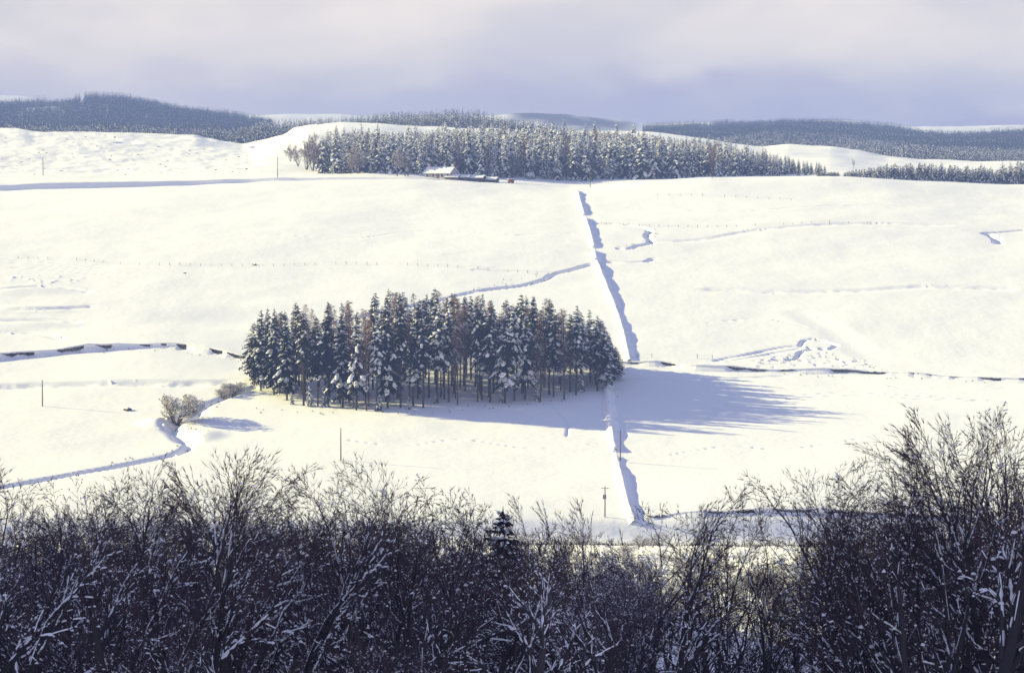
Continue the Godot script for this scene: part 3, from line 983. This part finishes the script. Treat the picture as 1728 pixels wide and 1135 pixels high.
	for i in 80:
		var px := rng.randf_range(5, 460)
		var p := ground(px, rng.randf_range(228, 296), 1128)
		if -p.z > 1440: continue
		var g := rng.randf_range(0.5, 1.2)
		b.col = Color(0.14 * g, 0.115 * g, 0.09 * g)
		var R := rng.randf_range(0.15, 0.6)
		var ring := []
		for k in 6: ring.append(p + Vector3(cos(TAU * k / 6) * 1.8, -0.3, sin(TAU * k / 6)) * R * rng.randf_range(0.6, 1.3))
		for k in 6: b.tri(ring[k], ring[(k + 1) % 6], p + Vector3(rng.randf_range(-0.2, 0.2), R * 0.6, 0))
	tag(part("moor_tussocks", b.mesh(), M.vertex, self), "dark heather tussocks poking through the snow of the left moor", "heather", "", "stuff")

func farm() -> void:
	var base := ground(742, 303.6, 1060)
	base.z = -1099.0
	base.x = ray(744, 300).x * 1099
	base.y = EYE.y + ray(744, 303.2).y * 1099
	var u := 1099.0 / F
	building("farmhouse", "white farmhouse with a thick snow roof and end chimneys", "house", base, -0.5, 11.2, 5.8, 2.3, 4.3, M.render,
		[["window", -4.2, 0.9, 0.9, 1.2], ["window", -1.6, 0.9, 0.9, 1.2], ["door", 0.3, 0.0, 1.0, 2.0], ["window", 2.2, 0.9, 0.9, 1.2], ["window", 4.6, 0.9, 0.9, 1.2]], [-5.1, 5.1], 0.4)
	var spots := [
		["shed", "low brown shed in front of the farmhouse gable", 765.0, 305.0, 5.2, 3.6, 1.3, 2.1, "shed", -3.5],
		["shed", "dark low shed right of the farmhouse", 786.0, 304.5, 3.6, 3.0, 1.2, 1.9, "dark_shed", -1.0],
		["shed", "long dark shed with snow on its roof, farther right of the farmhouse", 806.0, 305.5, 5.6, 3.4, 1.2, 2.0, "dark_shed", 1.0],
		["shed", "small dark hut at the right end of the farm sheds", 829.0, 307.0, 5.0, 2.6, 0.9, 1.6, "dark_shed", 0.0],
	]
	for s in spots:
		var D: float = 1094.0 - s[9] * 0.3
		var at := EYE + ray(s[2], s[3]) * D
		building(s[0], s[1], "shed", at, -0.42, s[4], s[5], s[6], s[7], M[s[8]], [["door", 0.4, 0.0, 1.0, s[6] - 0.15]], [], 0.22)
	# red trailer
	var at := EYE + ray(862, 309.0) * 1090.0
	at.y = minf(at.y, height(at.x, at.z) + 0.05)
	var t := thing("red_trailer", at, "small red box trailer standing in the snow right of the farm", "trailer")
	t.rotation.y = 0.3
	part("body", boxm(2.2, 1.15, 1.4), M.red_paint, t, Vector3(0, 0.35, 0))
	part("snow", boxm(2.1, 0.14, 1.3), M.snow, t, Vector3(0, 1.5, 0))
	for x in [-0.6, 0.6]:
		for z in [-0.62, 0.62]:
			var c := CylinderMesh.new()
			c.top_radius = 0.3; c.bottom_radius = 0.3; c.height = 0.16; c.radial_segments = 14
			var w := part("wheel", c, M.slate, t, Vector3(x, 0.3, z))
			w.rotation.x = PI / 2

# ------------------------------------------------------------------ the clump in the middle
var big := []
var lar := []

func conifer_clump() -> void:
	for i in 9:
		var clear: float = [0.18, 0.38, 0.45, 0.24, 0.50, 0.34, 0.44, 0.14, 0.30][i]
		big.append(tree_node("spruce_tree", spruce(100 + i, 22.0, clear, [3.3, 2.9, 3.1, 3.5, 2.7, 3.3, 2.8, 3.5, 3.0][i], [0.6, 0.68, 0.62, 0.66, 0.72, 0.6, 0.66, 0.62, 0.7][i], 7, 5, [0.5, 0.62, 0.42, 0.55, 0.5, 0.38, 0.58, 0.5, 0.45][i], [1.0, 1.2, 0.95, 1.1, 1.0, 0.9, 1.15, 1.05, 1.0][i]), "tree", [M.vertex, M.needles, M.snow]))
	for i in 3:
		lar.append(tree_node("larch_tree", larch(300 + i, 21.0, [0.3, 0.4, 0.25][i], [3.1, 2.7, 3.4][i]), "tree", [M.vertex_larch if M.has("vertex_larch") else M.vertex, M.vertex, M.snow]))
	var tops := [[420, 540], [445, 516], [470, 520], [500, 507], [530, 522], [565, 498], [590, 503], [612, 497], [640, 492], [670, 482], [700, 492], [740, 487], [770, 498], [805, 496], [840, 500], [880, 492], [925, 503], [950, 522], [1000, 517], [1035, 570]]
	var front := [[420, 652], [455, 667], [480, 680], [505, 688], [570, 692], [640, 696], [710, 690], [770, 684], [850, 682], [900, 680], [950, 674], [990, 670], [1022, 662], [1040, 652]]
	rng.seed = 4321
	var spots := []
	# the front rank, tree by tree
	for px in [440, 462, 484, 512, 536, 553, 578, 601, 618, 636, 654, 676, 697, 714, 738, 757, 772, 806, 827, 852, 868, 886, 912, 934, 952, 972, 1008, 1024]:
		var py: float = lookup(front, px) - rng.randf_range(0, 7)
		spots.append([px, py, ground(px, py), 0])
	var tries := 0
	while spots.size() < 185 and tries < 12000:
		tries += 1
		var px := rng.randf_range(428, 1038)
		var py := rng.randf_range(622, lookup(front, px) - 8)
		if px < 470 and py < 640: continue
		var g := ground(px, py)
		var ok := true
		for s in spots:
			if s[2].distance_to(g) < 2.8: ok = false; break
		if ok: spots.append([px, py, g, 1])
	spots.sort_custom(func(a, b): return a[2].z > b[2].z)
	var ranks := rank_labels(spots)
	var nl := 0
	for i in spots.size():
		var s: Array = spots[i]
		var at: Vector3 = s[2]
		var lim: float = EYE.y + ray(s[0], lookup(tops, s[0])).y * -at.z - at.y
		var h := minf(lim, 26.0) * (rng.randf_range(0.80, 1.03) if s[3] else rng.randf_range(0.80, 1.05))
		if s[0] > 1015: h = minf(h, 19.0)
		var is_larch: bool = (rng.randf() < (0.68 if s[0] > 515 and s[0] < 625 else 0.32)) and s[0] > 470 and s[0] < 960 and (s[3] or rng.randf() < 0.6)
		var k := rng.randi() % 9
		# edge trees keep their boughs low, inner ones are drawn up
		if s[0] < 500 or s[0] > 1010: k = [0, 3, 7][rng.randi() % 3]
		elif s[3]: k = [1, 2, 4, 5, 6, 8][rng.randi() % 6]
		var label := ""
		if s[3] == 0:
			label = "%s on the near edge of the conifer clump, %s from the left" % ["bare russet larch" if is_larch else "tall snow-laden spruce", ordinal(ranks[i][0])]
		else:
			label = "%s inside the clump, %s behind the %s near-edge tree from the left" % ["russet larch" if is_larch else "snowy spruce", ordinal(ranks[i][1]), ordinal(ranks[i][0])]
		var proto: Node3D = lar[rng.randi() % 3] if is_larch else big[k]
		var w := rng.randf_range(0.85, 1.15)
		var sc := h / (21.0 if is_larch else 22.0)
		place(proto, "larch_tree" if is_larch else "spruce_tree", at - Vector3(0, 0.2, 0), Vector3(w, sc, w), rng.randf() * TAU, label, "conifers of the clump in the middle field")
	# young growth between the stems
	var low := tree_node("young_spruce", spruce(150, 6.0, 0.02, 1.5, 0.5, 6, 4, 0.95), "tree", [M.vertex, M.needles, M.snow])
	var n := 0
	for px in [492, 522, 548, 596, 640, 690, 735, 845, 905, 980, 1030]:
		var py: float = lookup(front, px) - rng.randf_range(1, 10)
		n += 1
		place(low, "young_spruce", ground(px, py), Vector3.ONE * rng.randf_range(0.45, 0.95), rng.randf() * TAU, "small snowy young spruce at the foot of the clump's edge, %s from the left" % ordinal(n), "young spruces at the foot of the clump")

# for each tree [its number from the left in the front rank, how many-eth behind that front tree it stands]; trees come near to far
func rank_labels(spots: Array) -> Array:
	var front := []
	for s in spots:
		if s[3] == 0: front.append(s[0])
	front.sort()
	var count := {}
	var out := []
	for s in spots:
		var k := 0
		for i in front.size():
			if absf(front[i] - s[0]) < absf(front[k] - s[0]): k = i
		if s[3] == 0: out.append([k + 1, 0])
		else:
			count[k] = count.get(k, 0) + 1
			out.append([k + 1, count[k]])
	return out

# ------------------------------------------------------------------ plantation behind the farm
func plantation() -> void:
	var protos := []
	var joins := []
	for i in 6:
		var m := spruce(500 + i, 16.0, 0.03, [3.0, 2.7, 3.2, 2.8, 3.1, 2.5][i], 0.85, 6, 3, 0.85, 1.25)
		protos.append(tree_node("plantation_spruce", m, "tree", [M.vertex, M.needles, M.snow]))
		joins.append(joined(m))
	var tops := [[540, 226], [560, 222], [620, 222], [700, 222], [800, 214], [860, 208], [960, 214], [1060, 222], [1160, 234], [1230, 242], [1290, 255], [1330, 262], [1345, 268], [1400, 274]]
	var front := [[530, 288], [570, 291], [640, 292], [700, 292.5], [770, 294], [870, 296.5], [1000, 298], [1035, 301], [1130, 301], [1160, 297], [1240, 295.5], [1400, 292.5]]
	rng.seed = 99
	var spots := []
	var px := 541.0
	while px < 1400:
		spots.append([px, lookup(front, px), ground(px, lookup(front, px), 1092), 0])
		px += rng.randf_range(10, 18) * (1.0 if px < 1300 else 0.7)
	var tries := 0
	var cell := {}
	while tries < 9000:
		tries += 1
		var D := 1118 + 190 * pow(rng.randf(), 1.15)
		var p := rng.randf_range(540, 1400)
		if D > 1118 + 190 * smoothstep(1420, 1180, p): continue
		if p < 600 and D > 1118 + (p - 530) * 2.2: continue
		var x := ray(p, 250).x * D
		var key := Vector2i(int(x / 5.2), int(D / 5.2))
		if cell.has(key): continue
		cell[key] = 1
		spots.append([p, 0, on(x, -D), 1])
	var near := spots.filter(func(s): return s[3] == 0)
	var far := spots.filter(func(s): return s[3] == 1)
	far.sort_custom(func(a, b): return a[2].z > b[2].z)
	var mm := [[], [], [], [], [], []]
	var count := 0
	var n := 0
	var all := near + far
	var ranks := rank_labels(all)
	var idx := -1
	for s in all:
		idx += 1
		var at: Vector3 = s[2]
		var lim: float = EYE.y + ray(s[0], lookup(tops, s[0])).y * -at.z - at.y
		var h := clampf(lim, 3.0, 16.5) * rng.randf_range(0.8, 1.04)
		if s[3] == 0: h *= rng.randf_range(0.72, 1.02)
		elif rng.randf() < 0.25: h *= rng.randf_range(0.65, 0.9)
		elif rng.randf() < 0.12: h *= 1.2
		var w := clampf(h / 16.0, 0.4, 1.1) * rng.randf_range(0.9, 1.2)
		var k := rng.randi() % 6
		var sc := Vector3(w, h / 16.0, w)
		var turn := rng.randf() * TAU
		if count < 165:
			count += 1
			var label := "snowy hilltop plantation spruce, %s behind the %s front-rank tree from the left" % [ordinal(ranks[idx][1]), ordinal(ranks[idx][0])]
			if s[3] == 0:
				label = "snowy spruce in the front rank of the long hilltop plantation, %s from the left" % ordinal(ranks[idx][0])
			place(protos[k], "plantation_spruce", at - Vector3(0, 0.15, 0), sc, turn, label, "spruces of the hilltop plantation")
		else:
			mm[k].append(Transform3D(Basis(Vector3.UP, turn).scaled(sc), at))
	var lm := joined([lar[0].get_child(0).mesh, lar[0].get_child(1).mesh, lar[0].get_child(2).mesh])
	var reds := []
	for i in 70:
		var pp: float = [600.0, 760.0, 880.0, 990.0, 1100.0, 1200.0][i % 6] + rng.randfn(0, 34)
		var D := 1120 + 170 * rng.randf()
		var at := on(ray(pp, 250).x * D, -D)
		var lim: float = EYE.y + ray(pp, lookup(tops, pp)).y * D - at.y
		var h := clampf(lim, 5, 17) * rng.randf_range(0.85, 1.05)
		reds.append(Transform3D(Basis(Vector3.UP, rng.randf() * TAU).scaled(Vector3(1.0, h / 21.0, 1.0)), at))
	mass("plantation_larches", "scattered russet bare larches among the spruces of the hilltop plantation", "forest", lm, reds)
	for k in 6:
		mass("plantation_trees", "mass of snow-laden spruces deep in the long hilltop plantation", "forest", joins[k], mm[k])
	# bushy young conifers at the right edge
	var small := []
	for i in 3: small.append(tree_node("young_conifer", spruce(700 + i, 7.0, 0.0, 2.1, 0.55, 7, 3, 0.75), "tree", [M.vertex, M.needles, M.snow]))
	var tops2 := [[1380, 290], [1420, 290], [1450, 283], [1500, 276], [1560, 274], [1640, 278], [1680, 277], [1728, 266]]
	var base2 := [[1380, 305], [1440, 306], [1500, 305], [1560, 304], [1640, 305.5], [1728, 309]]
	rng.seed = 31
	var list := []
	var p := 1382.0
	while p < 1745:
		if not (p > 1412 and p < 1422): list.append(p)
		p += rng.randf_range(5.5, 10)
	for i in list.size():
		for back in 2:
			var q: float = list[i] + back * 4
			var D := 1094.0 + back * 6 + rng.randf_range(0, 4)
			var at := on(ray(q, 300).x * D, -D)
			var top: float = EYE.y + ray(q, lookup(tops2, q)).y * D
			var h := clampf((top - at.y) * rng.randf_range(0.72, 1.1), 1.6, 8.5)
			var label := "small snowy conifer in the front of the right hilltop row, %s from the left" % ordinal(i + 1) if back == 0 else "small snowy conifer in the back rank of the right hilltop row, %s from the left" % ordinal(i + 1)
			place(small[rng.randi() % 3], "young_conifer", at, Vector3(clampf(h / 7.0, 0.5, 1.0), h / 7.0, clampf(h / 7.0, 0.5, 1.0)), rng.randf() * TAU, label, "young conifers on the right hilltop")

func far_forests() -> void:
	var far := []
	for i in 4: far.append(joined(spruce(800 + i, 12.0, 0.0, [1.9, 2.1, 1.7, 2.2][i], 1.1, 5, 2, [0.4, 0.25, 0.45, 0.35][i])))
	var tiny := []
	for i in 3: tiny.append(joined(spruce(820 + i, 10.0, 0.0, 2.0, 1.9, 5, 1, [0.05, 0.09, 0.02][i])))
	rng.seed = 55
	# ranks of spruces just behind the moor and behind the knoll
	var lists := [[], [], [], []]
	var hs := [[430, 9], [470, 10], [500, 8], [560, 9], [620, 10], [660, 13], [800, 15], [850, 13]]
	for i in 5200:
		var px := rng.randf_range(-60, 900)
		var D := rng.randf_range(1640, 1900)
		var x := ray(px, 230).x * D
		var h := rng.randf_range(9, 13)
		var at := on(x, -D)
		if px > 430:
			# tops follow the line seen above the knoll
			var line := lookup([[430, 204], [480, 203], [560, 200], [610, 197], [650, 192], [700, 190], [800, 186], [830, 195], [880, 204], [900, 206]], px)
			if px < 600 and rng.randf() < 0.25: continue
			var lim: float = EYE.y + ray(px, line).y * D - at.y
			if lim < 5: continue
			h = minf(lim, 19) * (rng.randf_range(0.9, 1.1) if rng.randf() < 0.3 else rng.randf_range(0.55, 0.95))
		else:
			var line := lookup([[-60, 205], [100, 207], [300, 205], [430, 206]], px)
			var lim: float = EYE.y + ray(px, line).y * D - at.y
			if lim < 3: continue
			h = clampf(lim, 3, 14) * rng.randf_range(0.7, 1.15)
		lists[rng.randi() % 4].append(Transform3D(Basis(Vector3.UP, rng.randf() * TAU).scaled(Vector3(1, h / 12.0, 1)), at))
	for k in 4: mass("ridge_trees", "dark ranks of spruces behind the white knoll and the left moor", "forest", far[k], lists[k])
	# forest in front of the right-hand hills
	lists = [[], [], [], []]
	for i in 3600:
		var px := rng.randf_range(1090, 1790)
		var D := rng.randf_range(1660, 2300)
		var at := on(ray(px, 250).x * D, -D)
		var h := rng.randf_range(8, 14)
		var line := lookup([[1090, 228], [1180, 232], [1250, 226], [1300, 219], [1350, 222], [1420, 224], [1500, 236], [1600, 246], [1728, 250]], px)
		var lim: float = EYE.y + ray(px, line).y * D - at.y
		if lim < 3: continue
		h = minf(h, lim) * rng.randf_range(0.8, 1.1)
		lists[rng.randi() % 4].append(Transform3D(Basis(Vector3.UP, rng.randf() * TAU).scaled(Vector3(1, h / 12.0, 1)), at))
	for k in 4: mass("valley_trees", "dark forest on the slope beyond the white knoll on the right", "forest", far[k], lists[k])
	# closed forest on the two far hills, with rides cut through it
	lists = [[], [], []]
	for i in 26000:
		var left := rng.randf() < 0.45
		var px := rng.randf_range(-70, 460) if left else rng.randf_range(1085, 1790)
		var D := rng.randf_range(2150, 2790)
		if left:
			if absf(px - (138 + (2760 - D) * 0.01)) < 3.5 and D > 2640: continue
			if absf(px - 357) < 2.5 and D > 2700: continue
		else:
			if absf(px - 1632) < 5 and D > 2700: continue
			if px < 1215 and D > 2560 + (px - 1085) * 1.6: continue
		var at := on(ray(px, 220).x * D, -D)
		var age := nz.get_noise_2d(floorf((at.x + 13) / 42.0) * 331.0, floorf(D / 110.0) * 177.0)
		var h := rng.randf_range(7.0, 10.0) * (0.95 + age * 0.7)
		if rng.randf() < -age * 0.8: continue
		lists[rng.randi() % 3].append(Transform3D(Basis(Vector3.UP, rng.randf() * TAU).scaled(Vector3(1.1, h / 10.0, 1.1)), at))
	for k in 3: mass("hill_forest", "closed dark conifer forest covering the far hills", "forest", tiny[k], lists[k])

# ------------------------------------------------------------------ bushes and farm trees
func shrubs() -> void:
	var bark := Color(0.12, 0.095, 0.08); var twig := Color(0.17, 0.12, 0.10)
	var bushy := {"stems": 8, "stem_tilt": 0.6, "stem": 0.5, "girth": 0.015, "thin": 0.03, "levels": 4, "kids": [6, 6, 5, 3], "spread": 0.75, "shrink": 0.55, "up": 0.35, "wiggle": 0.16, "bare": 0.2, "snow": 0.5, "clump": 0.22, "bark": bark, "twig": twig}
	var b1 := tree_node("hawthorn_bush", broadleaf(41, 8.0, bushy), "bush", [M.vertex, M.vertex, M.snow], ["stems", "twigs", "snow"])
	var at := ground(297, 716)
	at.y += 0.2
	place(b1, "hawthorn_bush", at, Vector3(1.75, 1.25, 1.75), 0.4, "large round snowy bush over the burn in the lower left field", "bushes along the burn")
	place(b1, "hawthorn_bush", ground(392, 668), Vector3(0.9, 0.6, 0.9), 2.0, "small snowy bush by the burn beside the clump's left end", "bushes along the burn")
	place(b1, "hawthorn_bush", ground(376, 672), Vector3(0.6, 0.45, 0.6), 1.0, "smallest snowy bush beside the burn, left of its neighbour by the clump", "bushes along the burn")
	var tall := bushy.duplicate()
	tall.stems = 2; tall.stem_tilt = 0.1; tall.bare = 0.45; tall.snow = 0.25; tall.clump = 0.0; tall.girth = 0.016; tall.stem = 0.6
	var b2 := tree_node("farm_tree", broadleaf(42, 10.0, tall), "tree", [M.vertex, M.vertex, M.snow])
	var n := 0
	for q in [[671, 302.5, 1.05], [684, 302, 0.95], [688, 301.5, 0.9]]:
		n += 1
		var g := EYE + ray(q[0], q[1]) * 1096.0
		g.y = minf(g.y, height(g.x, g.z))
		place(b2, "farm_tree", g, Vector3.ONE * q[2], n * 1.3, "bare brown tree left of the farmhouse, %s from the left of three" % ordinal(n), "bare trees beside the farmhouse")
	var brown := tall.duplicate()
	brown.stems = 4; brown.stem_tilt = 0.3; brown.bare = 0.15; brown.twig = Color(0.16, 0.10, 0.09)
	var b3 := tree_node("bare_birch", broadleaf(43, 13.0, brown), "tree", [M.vertex, M.vertex, M.snow])
	place(b2, "farm_tree", ground(1440, 291, 1100), Vector3(0.35, 0.55, 0.35), 0.2, "thin lone sapling on the white knoll at the right", "lone sapling")
	n = 0
	for q in [[490, 272, 0.55], [503, 280, 0.6], [517, 286, 0.95], [528, 288, 1.0], [540, 289, 1.05], [590, 293, 0.8], [604, 293, 0.7], [880, 298, 0.7], [897, 298, 0.6], [989, 300, 0.7], [1006, 300, 0.6]]:
		n += 1
		place(b3, "bare_birch", ground(q[0], q[1], 1093), Vector3.ONE * q[2], n * 2.1, "bare brown broadleaved tree at the plantation's near edge, %s from the left" % ordinal(n), "bare trees along the plantation edge")

# ------------------------------------------------------------------ the wood in front
func foreground() -> void:
	var bark := Color(0.060, 0.052, 0.050)
	var twig := Color(0.095, 0.068, 0.068)
	var kinds := []
	var base := {"stems": 1, "stem_tilt": 0.12, "stem": 0.55, "girth": 0.025, "levels": 4, "kids": [7, 7, 6, 4], "spread": 0.82, "shrink": 0.56, "up": 0.24, "wiggle": 0.17, "bare": 0.3, "snow": 0.3, "clump": 0.16, "bark": bark, "twig": twig}
	var names := ["upright twiggy bare tree", "many-stemmed bare tree", "spreading bare tree with crooked limbs", "dense bushy bare tree"]
	for i in 10:
		var q := base.duplicate()
		match i % 4:
			0: pass
			1: q.stems = 4; q.stem_tilt = 0.28; q.girth = 0.017; q.kids = [6, 6, 5, 4]; q.spread = 0.6; q.bare = 0.25
			2: q.stems = 2; q.stem_tilt = 0.35; q.spread = 0.85; q.wiggle = 0.23; q.girth = 0.029; q.kids = [6, 6, 5, 3]; q.shrink = 0.58; q.stem = 0.55; q.snow = 0.42; q.clump = 0.2
			3: q.stems = 5; q.stem_tilt = 0.4; q.girth = 0.0125; q.kids = [6, 5, 4, 3]; q.up = 0.4; q.bare = 0.15; q.shrink = 0.46
		var m := broadleaf(900 + i, 13.0, q)
		var aabb: AABB = m[1].get_aabb()
		kinds.append([tree_node("bare_tree", m, "tree", [M.vertex, M.vertex, M.snow]), aabb.position.y + aabb.size.y, names[i % 4]])
	# trees farther off show only their thicker shoots
	var distant := []
	for i in 4:
		var q := base.duplicate()
		q.stems = [1, 3, 2, 5][i]; q.stem_tilt = 0.3; q.girth = 0.014; q.thin = 0.019; q.kids = [6, 6, 5, 3]; q.spread = 0.75; q.bare = 0.15; q.snow = 0.3; q.clump = 0.1
		var m := broadleaf(950 + i, 12.0, q)
		var aabb: AABB = m[1].get_aabb()
		distant.append([tree_node("bare_tree", m, "tree", [M.vertex, M.vertex, M.snow]), aabb.position.y + aabb.size.y, names[[0, 1, 2, 3][i]]])
	var line := [[-200, 800], [0, 765], [40, 775], [60, 840], [110, 812], [150, 800], [200, 785], [260, 775], [330, 742], [400, 752], [450, 738], [490, 795], [540, 795], [590, 768], [640, 772], [690, 795], [750, 795], [800, 845], [840, 868], [880, 878], [930, 848], [1000, 836], [1040, 862], [1090, 838], [1120, 872], [1160, 803], [1210, 815], [1260, 874], [1330, 846], [1370, 788], [1430, 768], [1500, 752], [1560, 732], [1620, 698], [1680, 676], [1728, 684], [1900, 690]]
	rng.seed = 2024
	# the front rank, whose tops make the outline
	var front := [[-90, 100, 1], [-20, 92, 2], [28, 105, 0], [105, 112, 1], [160, 120, 3], [215, 98, 2], [300, 104, 2], [345, 92, 0], [430, 100, 2], [470, 118, 1], [540, 125, 3], [592, 105, 0], [635, 110, 1], [700, 118, 3], [750, 108, 1], [815, 125, 3], [912, 88, 2], [945, 120, 0], [1000, 110, 1], [1060, 95, 2], [1092, 125, 0], [1165, 108, 0], [1212, 118, 1], [1335, 110, 1], [1378, 104, 0], [1432, 112, 3], [1470, 98, 1], [1530, 108, 0], [1570, 96, 3], [1625, 104, 1], [1660, 90, 0], [1700, 98, 3], [1745, 100, 1], [1810, 95, 2]]
	var n := 0
	for s in front:
		n += 1
		var D: float = s[1]
		var at := on(ray(s[0], 900).x * D, -D)
		var top: float = EYE.y + ray(s[0], lookup(line, s[0])).y * D
		var kk: Array = kinds[s[2] + 4 * (rng.randi() % (3 if s[2] < 2 else 2))]
		var sc: float = (top - at.y) / kk[1]
		place(kk[0], "bare_tree", at, Vector3(sc * rng.randf_range(0.8, 1.0), sc, sc * rng.randf_range(0.8, 1.0)), rng.randf() * TAU, "%s, %s from the left in the foreground wood's front rank" % [kk[2], ordinal(n)], "bare trees of the foreground wood")
	# ranks farther down the slope
	var ranks := [[130, 185, 46, 40, "second rank"], [190, 260, 52, 26, "third rank"], [265, 400, 66, 10, "farthest rank"]]
	for rk in ranks:
		var list := []
		for i in rk[2]: list.append(lerpf(-140, 1870, (i + rng.randf_range(0.1, 0.9)) / rk[2]))
		n = 0
		for px in list:
			var D := rng.randf_range(rk[0], rk[1])
			var at := on(ray(px, 900).x * D, -D)
			var open := smoothstep(1090, 1150, px) * smoothstep(1560, 1440, px)
			if rng.randf() < open * (0.85 if px < 1350 else 0.4): continue
			if px > 800 and px < 1345 and rk[0] < 190 and rng.randf() < 0.35: continue
			var want := (lookup(line, px) + rng.randf_range(6, 100) if px < 790 or px > 1350 else rng.randf_range(890, 960)) if rk[0] < 190 else lookup([[0, 872], [820, 872], [880, 894], [1100, 908], [1350, 908], [1450, 890], [1728, 885]], px) + rng.randf_range(-6, 34)
			var top: float = EYE.y + ray(px, want).y * D
			var h := clampf(top - at.y, 4.0, 19.0)
			var kk: Array = kinds[rng.randi() % 10] if rk[0] < 190 else distant[rng.randi() % 4]
			var sc: float = h / kk[1]
			n += 1
			place(kk[0], "bare_tree", at, Vector3.ONE * sc, rng.randf() * TAU, "%s, %s from the left in the foreground wood's %s" % [kk[2], ordinal(n), rk[4]], "bare trees of the foreground wood, " + rk[4])
	var thick := []
	for i in 16: thick.append(lerpf(-80, 1800, (i + rng.randf_range(0.1, 0.9)) / 16))
	n = 0
	for px in thick:
		n += 1
		var D := rng.randf_range(84, 150)
		var at := on(ray(px, 900).x * D, -D)
		var top: float = EYE.y + ray(px, rng.randf_range(905, 1030)).y * D
		var kk: Array = kinds[[3, 7, 1, 9][rng.randi() % 4]]
		var sc: float = maxf(3.0, top - at.y) / kk[1]
		place(kk[0], "thicket_tree", at, Vector3(sc * 1.25, sc, sc * 1.25), rng.randf() * TAU, "low dense bare thicket under the foreground trees, %s from the left" % ordinal(n), "thickets under the foreground wood")
	n = 0
	for i in 110:
		var px := lerpf(820, 1040, (i + rng.randf()) / 25.0) if i < 25 else lerpf(1040, 1480, (i - 25 + rng.randf()) / 85.0)
		var D := rng.randf_range(330, 580)
		var at := on(ray(px, 900).x * D, -D)
		n += 1
		var kk: Array = distant[[3, 1, 2][i % 3]]
		var sc := rng.randf_range(0.16, 0.34) * (1.5 if D < 450 else 1.0)
		place(kk[0], "valley_shrub", at - Vector3(0, 0.3, 0), Vector3(sc * 1.7, sc, sc * 1.7), rng.randf() * TAU, "low bare shrub on the valley floor beyond the wood, %s from the left" % ordinal(n), "low shrubs on the valley floor")
	# one conifer among them
	var con := tree_node("lone_spruce", spruce(160, 14.0, 0.05, 2.6, 0.42, 7, 6, 0.6, 0.6), "tree", [M.vertex, M.needles, M.snow])
	var at := on(ray(857, 900).x * 150, -150.0)
	var h := EYE.y + ray(857, 857).y * 150 - at.y
	place(con, "lone_spruce", at, Vector3(1.0, h / 14.0, 1.0), 0.3, "single small conifer rising among the bare trees of the foreground wood", "lone conifer in the wood")
